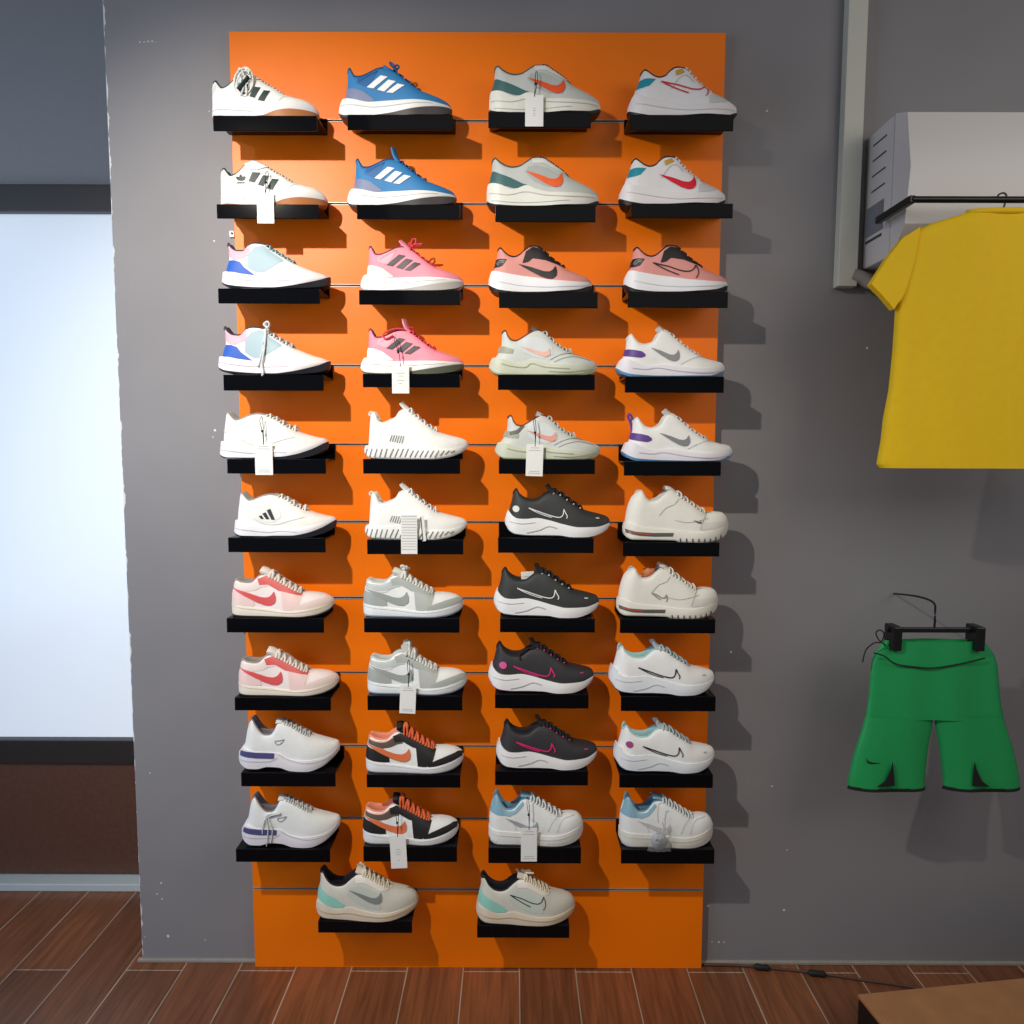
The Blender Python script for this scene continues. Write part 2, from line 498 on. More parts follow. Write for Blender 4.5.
RUN = dict(n=(105, 765, 930),                                    # running shoe with a high heel tab and thick midsole
    bot=[(106, 884), (125, 912), (160, 928), (300, 932), (480, 932), (600, 928), (700, 912), (752, 885), (764, 862)],
    out=[(105, 880), (125, 904), (160, 918), (260, 924), (400, 918), (480, 908), (560, 896), (660, 878), (764, 858)],
    mid=[(108, 868), (148, 826), (200, 832), (300, 850), (450, 850), (600, 850), (700, 852), (752, 850), (762, 852)],
    heel=[(148, 836), (152, 790), (160, 730), (162, 680), (163, 650)],
    top=[(163, 650), (176, 646), (192, 672), (212, 700), (235, 703), (300, 682), (340, 664), (385, 655), (440, 672), (500, 716), (570, 765), (640, 788), (715, 812), (745, 828), (764, 856)],
    tongue=[(565, 758), (500, 708), (450, 668), (420, 630), (405, 580)], sc=.40, st=.70,
    panels=[('heel_counter', 'counter', [(152, 762), (200, 770), (260, 790), (325, 838)], [(146, 832), (200, 836), (260, 848), (325, 846)], dict(mirror=True)),
            ('side_panel', 'side', [(232, 712), (300, 690), (350, 672)], [(225, 742), (275, 765), (300, 760)], dict(off=.3)),
            ('upper_seam', 'seam', [(240, 735), (300, 700), (345, 680)], None, dict(w=.5)),
            ('midsole_line', 'sgroove', [(130, 862), (220, 868), (330, 882), (520, 874), (660, 862)], None, dict(w=.5, sole=True))],
    opts=dict(nl=5, lr=.85, tw=1.0, stripes=[[(365, 705), (405, 714), (322, 778), (285, 770)], [(410, 731), (452, 742), (386, 797), (345, 785)], [(463, 755), (503, 765), (436, 808), (398, 802)]]))
EQ = dict(n=(78, 728, 366),                                       # slimmer runner with moulded heel and dark outsole at the toe
    bot=[(80, 306), (100, 332), (150, 352), (300, 364), (440, 366), (560, 362), (660, 350), (715, 325), (727, 296)],
    out=[(79, 302), (100, 322), (150, 340), (300, 354), (430, 358), (520, 350), (600, 332), (680, 305), (726, 276)],
    mid=[(84, 278), (102, 258), (180, 270), (300, 286), (400, 300), (500, 302), (600, 300), (700, 284), (722, 274)],
    heel=[(104, 268), (116, 230), (128, 170), (128, 130), (118, 92)],
    top=[(118, 92), (128, 90), (150, 120), (185, 140), (225, 142), (262, 108), (300, 96), (350, 100), (390, 130), (440, 160), (500, 195), (560, 220), (640, 250), (695, 266), (724, 290)],
    tongue=[(510, 190), (440, 150), (390, 118), (350, 92), (320, 85)], sc=.36, st=.66,
    panels=[('heel_counter', 'counter', [(140, 192), (180, 196), (215, 208), (240, 240), (300, 282)], [(110, 260), (160, 262), (220, 274), (270, 282), (300, 286)], dict(mirror=True)),
            ('collar_panel', 'collar', [(120, 94), (148, 120), (185, 142), (225, 144), (262, 112)], [(132, 160), (165, 190), (200, 196), (240, 180), (275, 165)], dict(mirror=True, off=.35)),
            ('side_panel', 'side', [(262, 165), (300, 120), (350, 110), (400, 150), (470, 196)], [(262, 240), (310, 270), (360, 268), (410, 240), (470, 205)], dict(off=.3, mirror=True)),
            ('midsole_line', 'sgroove', [(100, 290), (200, 308), (330, 320), (520, 322)], None, dict(w=.5, sole=True))],
    opts=dict(nl=5, lr=.8))
WIN = dict(n=(65, 747, 945),                                      # low cushioned runner with a split heel panel
    bot=[(70, 898), (90, 922), (130, 938), (250, 944), (400, 946), (560, 946), (660, 938), (720, 918), (745, 892)],
    out=[(69, 892), (90, 912), (130, 928), (250, 938), (400, 944), (560, 940), (660, 928), (745, 886)],
    mid=[(70, 840), (80, 800), (150, 814), (230, 846), (310, 822), (360, 845), (450, 868), (560, 872), (680, 866), (742, 860)],
    heel=[(80, 812), (90, 770), (102, 710), (104, 660)],
    top=[(104, 660), (118, 652), (150, 682), (190, 706), (225, 714), (262, 710), (305, 686), (345, 660), (400, 655), (450, 682), (500, 716), (560, 758), (620, 786), (700, 820), (730, 840), (744, 866)],
    tongue=[(555, 750), (500, 710), (440, 672), (390, 650), (350, 648)], sc=.40, st=.70,
    panels=[('heel_counter', 'counter', [(106, 725), (150, 752), (210, 776), (285, 812), (318, 822)], [(86, 794), (140, 812), (230, 838), (280, 836), (318, 824)], dict(mirror=True)),
            ('side_panel', 'side', [(318, 715), (370, 705), (440, 730), (500, 765)], [(300, 745), (350, 800), (430, 835), (510, 842)], dict(off=.3)),
            ('midsole_line', 'sgroove', [(85, 860), (200, 878), (300, 862), (420, 886), (560, 896), (720, 882)], None, dict(w=.6, sole=True)),
            ('midsole_line', 'sgroove', [(100, 905), (220, 920), (400, 924), (560, 918)], None, dict(w=.4, sole=True))],
    opts=dict(nl=6, lr=.75))
WINL = dict(WIN, mid=[(70, 872), (82, 838), (150, 848), (230, 872), (310, 856), (370, 870), (460, 886), (560, 890), (680, 882), (742, 872)],
    heel=[(80, 845), (88, 780), (102, 710), (104, 650)],
    top=[(104, 650), (118, 644), (150, 690), (190, 722), (225, 730), (262, 722), (300, 690), (340, 662), (395, 655), (450, 682), (500, 716), (560, 752), (620, 775), (700, 808), (730, 835), (744, 872)],
    panels=[('heel_counter', 'counter', [(100, 735), (150, 770), (210, 800), (270, 842)], [(80, 812), (130, 840), (200, 862), (262, 862)], dict(mirror=True)),
            ('side_panel', 'side', [(310, 725), (370, 712), (440, 735), (500, 768)], [(285, 775), (350, 825), (430, 858), (510, 862)], dict(off=.3)),
            ('midsole_line', 'sgroove', [(85, 882), (200, 898), (300, 892), (420, 906), (560, 908), (720, 892)], None, dict(w=.8, sole=True))],
    opts=dict(nl=6, lr=.9, bend=6, tth=2.4, tongue=[(555, 750), (500, 710), (440, 668), (395, 632), (350, 610)]))
PEG = dict(n=(78, 728, 920),                                      # daily runner, smooth tall midsole
    bot=[(82, 872), (100, 900), (135, 918), (300, 920), (560, 921), (650, 914), (705, 898), (727, 872)],
    out=[(80, 862), (105, 882), (150, 900), (230, 912), (400, 916), (560, 915), (650, 906), (726, 866)],
    mid=[(84, 832), (110, 790), (170, 806), (280, 832), (400, 852), (520, 862), (640, 866), (722, 850)],
    heel=[(108, 800), (122, 750), (146, 690), (156, 650)],
    top=[(156, 650), (172, 642), (195, 660), (225, 684), (255, 694), (290, 685), (320, 655), (360, 636), (405, 638), (440, 675), (480, 716), (540, 758), (620, 790), (690, 818), (716, 836), (727, 860)],
    tongue=[(540, 752), (480, 708), (435, 662), (400, 628), (365, 622)], sc=.40, st=.70,
    panels=[('heel_counter', 'counter', [(144, 698), (185, 700), (232, 706)], [(126, 748), (160, 752), (196, 744)], dict(mirror=True)),
            ('midfoot_seam', 'seam', [(320, 765), (370, 700), (410, 690), (450, 730)], None, dict(w=.5)),
            ('toe_panel', 'side', [(540, 810), (580, 780), (640, 800)], [(535, 855), (600, 845), (650, 830)], dict(off=.3)),
            ('midsole_line', 'sgroove', [(120, 842), (260, 868), (420, 892), (560, 890), (700, 872)], None, dict(w=.5, sole=True))],
    opts=dict(nl=5, lr=.85))
PEGB = dict(n=(78, 708, 370),
    bot=[(82, 320), (100, 345), (140, 366), (300, 370), (560, 371), (650, 362), (695, 345), (707, 318)],
    out=[(80, 308), (105, 330), (150, 350), (260, 362), (420, 366), (520, 362), (610, 350), (706, 312)],
    mid=[(82, 280), (104, 236), (170, 250), (280, 270), (380, 285), (470, 300), (580, 305), (704, 296)],
    heel=[(106, 245), (118, 200), (132, 140), (138, 104)],
    top=[(138, 104), (150, 100), (178, 128), (205, 150), (235, 158), (262, 150), (300, 118), (345, 92), (385, 98), (430, 140), (480, 178), (530, 212), (600, 240), (670, 262), (695, 280), (706, 304)],
    tongue=[(520, 200), (460, 158), (400, 108), (360, 82), (325, 80)], sc=.38, st=.70,
    panels=[('heel_counter', 'counter', [(128, 165), (150, 166), (192, 172)], [(114, 212), (140, 216), (166, 210)], dict(mirror=True)),
            ('heel_mark', 'hmark', [(134, 198), (150, 178), (180, 182)], None, dict(w=.7, off=.7)),
            ('heel_mark', 'hmark', [(140, 206), (156, 188), (176, 192)], None, dict(w=.7, off=.7)),
            ('lace_panel', 'eyeband', [(305, 128), (345, 98), (390, 110), (440, 152), (525, 212)], [(285, 196), (318, 190), (345, 168), (420, 180), (520, 216)], dict(mirror=True, off=.45, nn=30)),
            ('midsole_line', 'sgroove', [(130, 300), (260, 325), (420, 340), (560, 336), (690, 318)], None, dict(w=.5, sole=True))],
    opts=dict(nl=5, lr=.9))
DOWN = dict(n=(78, 737, 865),                                     # trail-like runner with layered midsole
    bot=[(84, 820), (110, 848), (150, 863), (300, 866), (480, 868), (620, 866), (700, 852), (736, 822)],
    out=[(82, 814), (110, 840), (150, 855), (300, 860), (480, 861), (620, 858), (736, 814)],
    mid=[(86, 795), (110, 762), (180, 775), (260, 800), (340, 778), (430, 800), (560, 810), (660, 805), (733, 795)],
    heel=[(112, 775), (138, 735), (160, 670), (162, 610)],
    top=[(162, 610), (182, 604), (196, 635), (218, 662), (242, 668), (285, 648), (330, 620), (375, 602), (420, 622), (480, 678), (545, 720), (620, 745), (690, 766), (722, 784), (736, 806)],
    tongue=[(545, 712), (480, 670), (420, 612), (375, 588), (345, 572)], sc=.38, st=.72,
    panels=[('heel_counter', 'counter', [(146, 690), (185, 700), (232, 716)], [(134, 728), (180, 738), (226, 740)], dict(mirror=True)),
            ('forefoot_seam', 'seam', [(445, 780), (500, 752), (560, 740), (640, 750)], None, dict(w=.5)),
            ('forefoot_seam', 'seam', [(470, 792), (530, 768), (600, 760), (690, 778)], None, dict(w=.4)),
            ('quarter_panel', 'side', [(285, 655), (340, 640), (400, 650), (460, 700)], [(285, 730), (350, 760), (410, 770), (465, 745)], dict(off=.3)),
            ('midsole_line', 'sgroove', [(160, 800), (220, 815), (300, 822), (340, 800), (420, 822), (560, 832)], None, dict(w=.7, sole=True)),
            ('midsole_line', 'sgroove', [(440, 846), (560, 850), (700, 828)], None, dict(w=.6, sole=True))],
    opts=dict(nl=5, lr=.8))
DOWNW = dict(n=(57, 720, 870),
    bot=[(62, 822), (90, 850), (140, 868), (300, 870), (480, 872), (600, 870), (680, 856), (719, 830)],
    out=[(60, 812), (95, 838), (150, 855), (300, 864), (480, 866), (600, 864), (719, 822)],
    mid=[(66, 800), (98, 758), (160, 780), (240, 805), (320, 800), (420, 812), (540, 822), (640, 820), (716, 808)],
    heel=[(100, 768), (112, 730), (124, 680), (124, 640)],
    top=[(124, 640), (145, 622), (165, 648), (192, 676), (225, 684), (262, 674), (290, 650), (310, 610), (345, 598), (385, 625), (430, 662), (480, 702), (560, 745), (640, 766), (695, 778), (712, 795), (719, 816)],
    tongue=[(540, 732), (470, 688), (410, 640), (350, 590), (316, 562)], sc=.37, st=.72, 
    panels=[('heel_counter', 'counter', [(114, 705), (160, 712), (205, 722), (226, 738)], [(108, 745), (150, 754), (200, 760), (224, 752)], dict(mirror=True)),
            ('forefoot_seam', 'seam', [(430, 800), (490, 770), (560, 752), (640, 768)], None, dict(w=.5)),
            ('midsole_line', 'sgroove', [(150, 820), (230, 828), (300, 820), (420, 840), (560, 850), (700, 835)], None, dict(w=.6, sole=True))],
    opts=dict(nl=5, lr=.8))
DURA = dict(n=(150, 767, 850),                                    # white runner with swept sole and black toe tread
    bot=[(153, 818), (170, 838), (200, 848), (350, 850), (480, 852), (600, 850), (700, 830), (755, 795), (766, 765)],
    out=[(152, 812), (175, 832), (220, 843), (350, 844), (430, 840), (520, 838), (600, 826), (690, 796), (766, 752)],
    mid=[(158, 790), (175, 752), (300, 768), (400, 790), (500, 798), (600, 790), (700, 765), (760, 742)],
    heel=[(176, 765), (180, 710), (188, 650), (194, 604)],
    top=[(194, 604), (210, 595), (232, 615), (262, 638), (290, 632), (340, 612), (390, 602), (440, 612), (490, 632), (530, 660), (585, 688), (650, 712), (710, 728), (748, 736), (764, 755)],
    tongue=[(560, 670), (490, 625), (430, 602), (385, 598), (350, 606)], sc=.38, st=.70,
    panels=[('quarter_panel', 'side', [(310, 690), (345, 655), (400, 650), (450, 680)], [(305, 745), (360, 765), (420, 762), (460, 730)], dict(off=.3)),
            ('upper_seam', 'seam', [(290, 740), (350, 770), (430, 775), (520, 750), (600, 730)], None, dict(w=.5)),
            ('midsole_line', 'sgroove', [(165, 800), (260, 810), (380, 820), (450, 812), (560, 815)], None, dict(w=.6, sole=True))],
    opts=dict(nl=5, lr=.8))
RIB = dict(n=(115, 747, 375),                                     # sock-like runner with a ribbed sole and tall tongue
    bot=[(120, 335), (140, 358), (180, 372), (350, 376), (520, 378), (620, 368), (700, 340), (745, 300)],
    out=[(119, 330), (140, 350), (180, 362), (350, 368), (520, 370), (620, 358), (700, 330), (745, 294)],
    mid=[(120, 322), (140, 296), (220, 302), (290, 296), (360, 290), (440, 308), (520, 322), (620, 320), (700, 302), (744, 284)],
    heel=[(145, 305), (150, 240), (154, 180), (160, 118)],
    top=[(160, 118), (185, 104), (202, 130), (215, 158), (240, 168), (275, 155), (315, 138), (340, 100), (375, 88), (430, 118), (490, 165), (560, 212), (640, 236), (710, 255), (735, 270), (745, 290)],
    tongue=[(540, 195), (460, 136), (405, 84), (378, 58), (358, 36)], sc=.35, st=.68,
    panels=[('sole_rib', 'sgroove', [(150+i*30+(8 if i > 4 else 0), 322-(6 if i < 9 else -4)), (134+i*30, 366-(0 if i < 14 else (i-14)*9))], None, dict(w=.8, sole=True, off=.5)) for i in range(18)]
          +[('side_hatch', 'seam', [(300+i*14, 236+i*1), (286+i*14, 272+i*3)], None, dict(w=.7)) for i in range(6)],
    opts=dict(nl=5, lr=.7))
ZOOM = dict(n=(80, 716, 372),                                     # runner whose midsole sweeps high around the heel
    bot=[(84, 300), (110, 338), (150, 356), (240, 363), (330, 362), (400, 362), (480, 372), (560, 372), (640, 355), (690, 330), (714, 302)],
    out=[(83, 296), (112, 333), (150, 350), (240, 358), (330, 356), (400, 357), (480, 367), (560, 367), (640, 350), (714, 298)],
    mid=[(82, 275), (104, 218), (125, 244), (160, 262), (200, 264), (270, 258), (340, 270), (430, 294), (520, 310), (620, 310), (714, 290)],
    heel=[(106, 262), (112, 225), (124, 160), (132, 115)],
    top=[(132, 115), (150, 96), (168, 125), (200, 150), (235, 160), (272, 158), (305, 135), (345, 112), (390, 112), (435, 140), (500, 182), (560, 215), (640, 236), (695, 254), (710, 272), (715, 296)],
    tongue=[(540, 200), (470, 152), (410, 108), (365, 85), (345, 58)], sc=.36, st=.70,
    panels=[('toe_mark', 'accent', [(618, 260), (640, 262)], None, dict(w=.9, off=.7)),
            ('midsole_groove', 'sgroove', [(210, 345), (280, 330), (340, 306), (390, 318)], None, dict(w=.9, sole=True)),
            ('midsole_groove', 'sgroove', [(110, 280), (180, 292), (260, 284)], None, dict(w=.5, sole=True))],
    opts=dict(nl=5, lr=.85))
AIR = dict(n=(90, 712, 374),                                      # bulky trainer with an air window in the heel and lugged tread
    bot=[(96, 330), (110, 352), (140, 364), (380, 366), (400, 374), (560, 376), (620, 366), (680, 340), (708, 305)],
    out=[(95, 322), (112, 344), (150, 356), (380, 358), (400, 364), (560, 366), (620, 354), (708, 298)],
    mid=[(94, 300), (110, 270), (200, 292), (330, 302), (420, 312), (520, 318), (600, 306), (670, 286), (710, 276)],
    heel=[(106, 285), (112, 230), (122, 180), (140, 130), (165, 98)],
    top=[(165, 98), (190, 88), (208, 110), (220, 135), (245, 148), (285, 138), (320, 108), (350, 88), (385, 96), (425, 125), (480, 160), (535, 198), (565, 210), (610, 204), (660, 208), (692, 228), (704, 262), (711, 292)],
    tongue=[(535, 190), (470, 145), (400, 90), (360, 60), (330, 54)], sc=.38, st=.72, toesq=1,
    panels=[('air_window', 'window', [(104, 304), (160, 318), (250, 324), (372, 322)], [(108, 326), (180, 340), (270, 344), (366, 342)], dict(sole=True, metal=.4, rough=.25)),
            ('air_bag', 'bag', [(116, 312), (170, 324), (240, 330)], [(120, 318), (170, 332), (240, 336)], dict(sole=True, off=.7)),
            ('toe_cap_seam', 'seam', [(520, 300), (540, 250), (565, 215), (600, 206)], None, dict(w=.6)),
            ('upper_seam', 'seam', [(380, 250), (450, 262), (520, 250), (570, 240)], None, dict(w=.5)),
            ('upper_seam', 'seam', [(290, 225), (330, 180), (375, 160), (400, 130)], None, dict(w=.6)),
            ('mudguard', 'side', [(530, 262), (600, 262), (700, 256)], [(525, 305), (610, 300), (708, 275)], dict(off=.35, mirror=True))]
          +[('tread_lug', 'shade', [(408+i*34, 352-(0 if i < 6 else (i-5)*9)), (410+i*34, 374-(0 if i < 6 else (i-5)*9))], None, dict(w=1.0, sole=True, off=.5)) for i in range(8)],  # dark strokes paint the shade in the gaps between tread lugs
    opts=dict(nl=5, lr=.75, lv=.8))
JOR = dict(n=(113, 719, 362),                                     # low basketball sneaker with overlaid panels and flat cupsole
    bot=[(116, 350), (130, 360), (300, 362), (520, 362), (620, 356), (690, 335), (716, 308)],
    out=[(115, 342), (140, 350), (300, 354), (520, 354), (620, 346), (690, 324), (717, 300)],
    mid=[(114, 286), (200, 300), (330, 312), (450, 322), (540, 318), (640, 300), (716, 278)],
    heel=[(116, 296), (118, 250), (126, 200), (136, 158)],
    top=[(136, 158), (148, 150), (185, 162), (230, 166), (262, 156), (285, 130), (320, 118), (360, 125), (410, 150), (460, 178), (505, 204), (545, 222), (600, 226), (655, 236), (695, 255), (712, 272), (717, 290)],
    tongue=[(520, 205), (440, 158), (380, 116), (340, 84), (305, 72)], sc=.33, st=.68, oc=.70,
    panels=[('heel_panel', 'counter', [(128, 208), (180, 222), (225, 236), (265, 258)], [(114, 284), (170, 292), (230, 298), (268, 296)], dict(mirror=True)),
            ('collar_panel', 'collar', [(138, 165), (185, 170), (232, 172), (266, 160), (300, 145), (345, 168)], [(136, 190), (180, 202), (225, 212), (270, 206), (310, 188), (350, 180)], dict(mirror=True)),
            ('lace_panel', 'eye', [(285, 140), (330, 124), (380, 138), (440, 172), (545, 226)], [(300, 176), (350, 172), (410, 205), (450, 215), (540, 238)], dict(mirror=True, off=.42, nn=30)),
            ('forefoot_panel', 'fore', [(425, 175), (480, 200), (550, 228)], [(440, 318), (490, 321), (525, 300)], dict(mirror=True, off=.38)),
            ('toe_guard', 'guard', [(510, 298), (555, 280), (620, 262), (680, 252), (708, 262)], [(500, 322), (560, 316), (640, 300), (690, 286), (716, 280)], dict(mirror=True, off=.45)),
            ('midsole_stitch', 'sgroove', [(118, 298), (200, 310), (330, 322), (450, 332), (540, 328), (640, 312), (712, 290)], None, dict(w=.4, sole=True))],
    opts=dict(nl=6, lr=1.35, lv=.76, knit=.15, tth=3.0, tw=1.2))
REACT = dict(n=(96, 692, 378),                                    # sock-like runner with an angular foam sole
    bot=[(98, 320), (125, 348), (170, 368), (220, 370), (280, 356), (350, 358), (420, 378), (520, 380), (590, 362), (650, 325), (688, 290)],
    out=[(98, 315), (125, 343), (170, 362), (220, 364), (280, 351), (350, 353), (420, 372), (520, 374), (590, 356), (688, 284)],
    mid=[(100, 288), (128, 250), (220, 262), (320, 266), (350, 268), (400, 300), (480, 312), (580, 308), (640, 292), (690, 262)],
    heel=[(132, 272), (142, 220), (152, 160), (164, 110)],
    top=[(164, 110), (188, 84), (208, 112), (235, 150), (262, 172), (292, 172), (318, 150), (335, 105), (370, 100), (430, 128), (500, 172), (570, 200), (640, 224), (680, 238), (690, 260)],
    tongue=[(520, 178), (450, 135), (400, 108), (360, 84), (330, 80)], sc=.36, st=.68, oc=.6,
    panels=[('heel_band', 'counter', [(128, 254), (220, 265), (325, 268)], [(122, 285), (220, 297), (322, 300)], dict(sole=True, off=.7)),
            ('side_logo_ring', 'seam', [(330, 200), (360, 195), (382, 190), (360, 215), (340, 218)], None, dict(w=.9, closed=True)),
            ('midsole_groove', 'sgroove', [(120, 312), (200, 318), (300, 316), (345, 292)], None, dict(w=.5, sole=True)),
            ('midsole_groove', 'sgroove', [(345, 275), (420, 308), (520, 325), (620, 312), (680, 276)], None, dict(w=.5, sole=True))],
    opts=dict(nl=6, lr=.6, knit=.5))
FORCE = dict(n=(50, 622, 830),                                    # chunky cupsole sneaker
    bot=[(54, 800), (70, 822), (100, 830), (480, 831), (560, 822), (605, 798), (620, 770)],
    out=[(53, 794), (72, 814), (100, 822), (480, 823), (560, 814), (620, 762)],
    mid=[(54, 745), (150, 750), (260, 756), (400, 766), (480, 762), (560, 746), (618, 728)],
    heel=[(58, 755), (58, 700), (64, 640), (84, 565)],
    top=[(84, 565), (100, 544), (122, 580), (142, 612), (165, 628), (200, 622), (228, 592), (255, 566), (300, 566), (345, 590), (400, 622), (440, 650), (478, 668), (530, 664), (575, 670), (602, 692), (614, 718), (620, 742)],
    tongue=[(470, 655), (400, 608), (330, 560), (280, 535), (245, 528)], sc=.36, st=.74, oc=.66,
    panels=[('heel_panel', 'counter', [(84, 568), (102, 548), (124, 586)], [(62, 645), (105, 652), (150, 655)], dict(mirror=True)),
            ('collar_panel', 'collar', [(124, 590), (160, 632), (205, 626), (252, 572)], [(148, 655), (175, 662), (215, 645), (262, 590)], dict(mirror=True, off=.35)),
            ('toe_cap_seam', 'seam', [(455, 745), (470, 705), (500, 680), (560, 672)], None, dict(w=.5)),
            ('toe_cap_seam', 'seam', [(400, 742), (425, 690), (455, 668)], None, dict(w=.5)),
            ('heel_seam', 'seam', [(150, 670), (200, 700), (215, 740)], None, dict(w=.5)),
            ('midsole_line', 'sgroove', [(58, 770), (200, 776), (400, 788), (540, 772), (612, 748)], None, dict(w=.5, sole=True))]
          +[('sole_ridge', 'sgroove', [(66+i*11.5, 805), (66+i*11.5, 820)], None, dict(w=.4, sole=True)) for i in (0, 1, 2, 3)]
          +[('sole_ridge', 'sgroove', [(400+i*13, 800-(0 if i < 9 else (i-9)*5)), (400+i*13, 818-(0 if i < 9 else (i-9)*6))], None, dict(w=.4, sole=True)) for i in range(15)],
    opts=dict(nl=6, lr=.85, knit=.1, lv=.8))

# ------------------------------------------------------------------ colourways
W, OW = (232, 232, 228), (222, 222, 214)
cGREENSTRIPE = dict(upper=W, upper2=(225, 226, 224), midsole=(232, 230, 232), outsole=(176, 112, 62), lining=(28, 52, 50), tongue=(225, 226, 222), lace=(214, 216, 212), stripe=(22, 50, 44), seam=(196, 198, 196))
cBLUE = dict(upper=(44, 122, 180), midsole=(236, 236, 234), outsole=(70, 66, 68), lining=(20, 62, 110), counter=(118, 128, 160), side=(30, 96, 156), seam=(18, 66, 120), stripe=(244, 244, 244), lace=(22, 84, 140), sgroove=(206, 208, 208))
cPINK = dict(upper=(246, 150, 168), midsole=(246, 244, 240), outsole=(200, 196, 190), lining=(120, 52, 70), counter=(248, 232, 218), side=(250, 168, 184), seam=(222, 96, 120), stripe=(58, 52, 58), lace=(222, 60, 88), tongue=(246, 150, 168), sgroove=(216, 216, 214))
cPINK2 = dict(cPINK, counter=(250, 248, 240), outsole=(92, 96, 80))
cEQ = dict(upper=(240, 240, 238), midsole=(238, 232, 236), outsole=(22, 24, 34), lining=(60, 56, 64), counter=(44, 92, 190), collar=(238, 176, 190), side=(160, 184, 194), sgroove=(196, 190, 198), lace=(150, 190, 202), tongue=(214, 224, 228))
cWIN = dict(upper=(196, 200, 196), midsole=(232, 232, 222), outsole=(34, 36, 38), lining=(68, 80, 82), counter=(56, 102, 102), side=(176, 181, 177), sgroove=(200, 200, 190), lace=(56, 60, 62), tongue=(90, 94, 96), eyestay=(224, 226, 222))
cPEGW = dict(upper=(232, 230, 230), midsole=(232, 228, 228), outsole=(28, 26, 28), lining=(40, 26, 26), counter=(24, 144, 164), seam=(190, 186, 186), side=(206, 206, 208), sgroove=(208, 204, 204), lace=(224, 224, 222))
cPEGP = dict(upper=(222, 150, 142), midsole=(236, 236, 238), outsole=(26, 22, 24), lining=(26, 22, 24), counter=(34, 32, 34), hmark=(150, 152, 150), eyeband=(34, 30, 32), seam=(60, 50, 52), sgroove=(210, 210, 214), lace=(30, 28, 30), tongue=(34, 30, 32))
cSAGE = dict(upper=(206, 212, 206), midsole=(202, 206, 184), outsole=(190, 198, 160), lining=(112, 58, 40), counter=(158, 162, 142), seam=(148, 154, 146), side=(212, 218, 218), sgroove=(162, 168, 146), lace=(196, 200, 194), tongue=(110, 112, 110))
cPURP = dict(pull=(94, 60, 140), upper=(236, 236, 232), midsole=(230, 226, 232), outsole=(90, 150, 196), lining=(214, 214, 210), counter=(94, 60, 140), seam=(196, 196, 194), sgroove=(196, 190, 200), lace=(214, 214, 208), tongue=(214, 216, 210))
cDURA = dict(upper=(240, 238, 232), midsole=(238, 236, 238), outsole=(30, 34, 44), lining=(148, 142, 136), side=(234, 234, 229), seam=(204, 202, 198), sgroove=(206, 204, 206), lace=(232, 228, 220))
cRIB = dict(upper=(244, 244, 240), midsole=(244, 244, 240), outsole=(232, 232, 228), lining=(214, 208, 196), seam=(120, 122, 120), sgroove=(128, 130, 128), lace=(232, 232, 228))
cZB = dict(upper=(48, 50, 50), midsole=(238, 238, 238), outsole=(214, 214, 214), lining=(32, 32, 34), accent=(214, 214, 210), sgroove=(186, 188, 188), lace=(24, 24, 26), tongue=(38, 38, 40))
cZP = dict(cZB, accent=(206, 50, 120), upper=(46, 44, 48), lining=(28, 24, 30))
cZW = dict(upper=(238, 238, 236), midsole=(232, 236, 240), outsole=(58, 104, 134), lining=(168, 206, 206), accent=(180, 180, 176), sgroove=(196, 204, 210), lace=(168, 186, 190), tongue=(206, 220, 224))
cAIR = dict(upper=(232, 230, 220), midsole=(230, 228, 216), outsole=(224, 222, 208), lining=(206, 204, 198), side=(222, 220, 212), window=(120, 116, 110), bag=(176, 80, 60), seam=(186, 184, 176), shade=(70, 68, 64), lace=(228, 226, 216))
cJP = dict(upper=(240, 226, 222), midsole=(232, 222, 206), outsole=(70, 64, 60), lining=(150, 140, 132), counter=(236, 206, 200), collar=(232, 214, 208), eye=(212, 92, 88), fore=(236, 204, 198), guard=(232, 210, 202), sgroove=(206, 194, 176), lace=(222, 210, 198), tongue=(236, 226, 216))
cJG = dict(upper=(236, 238, 236), midsole=(234, 238, 238), outsole=(176, 190, 214), lining=(196, 200, 196), counter=(166, 172, 166), collar=(192, 198, 194), eye=(170, 176, 170), fore=(182, 186, 180), guard=(172, 178, 172), sgroove=(206, 210, 210), lace=(216, 216, 208), tongue=(226, 228, 220))
cJO = dict(upper=(236, 238, 236), midsole=(234, 234, 234), outsole=(220, 220, 220), lining=(236, 150, 122), counter=(32, 30, 30), collar=(96, 82, 70), eye=(30, 28, 28), fore=(30, 28, 28), guard=(30, 28, 28), sgroove=(206, 206, 206), lace=(222, 102, 56), tongue=(26, 24, 26))
cREA = dict(upper=(230, 232, 230), midsole=(228, 224, 230), outsole=(208, 206, 200), lining=(128, 122, 128), counter=(72, 72, 122), seam=(150, 150, 152), sgroove=(194, 190, 196), lace=(196, 200, 198), tongue=(216, 218, 216))
cAF = dict(upper=(234, 236, 234), midsole=(232, 232, 228), outsole=(224, 222, 216), lining=(108, 150, 176), counter=(136, 178, 196), collar=(150, 184, 198), seam=(198, 202, 202), sgroove=(200, 200, 196), lace=(220, 222, 218), tongue=(130, 168, 188))
cMINT = dict(upper=(214, 212, 200), midsole=(226, 212, 192), outsole=(206, 186, 164), lining=(26, 24, 32), counter=(150, 212, 196), side=(200, 206, 194), sgroove=(206, 186, 120), lace=(224, 212, 186), tongue=(224, 216, 200), eyestay=(234, 228, 216))
GREY = (84, 84, 82)
BLK = (28, 26, 28)

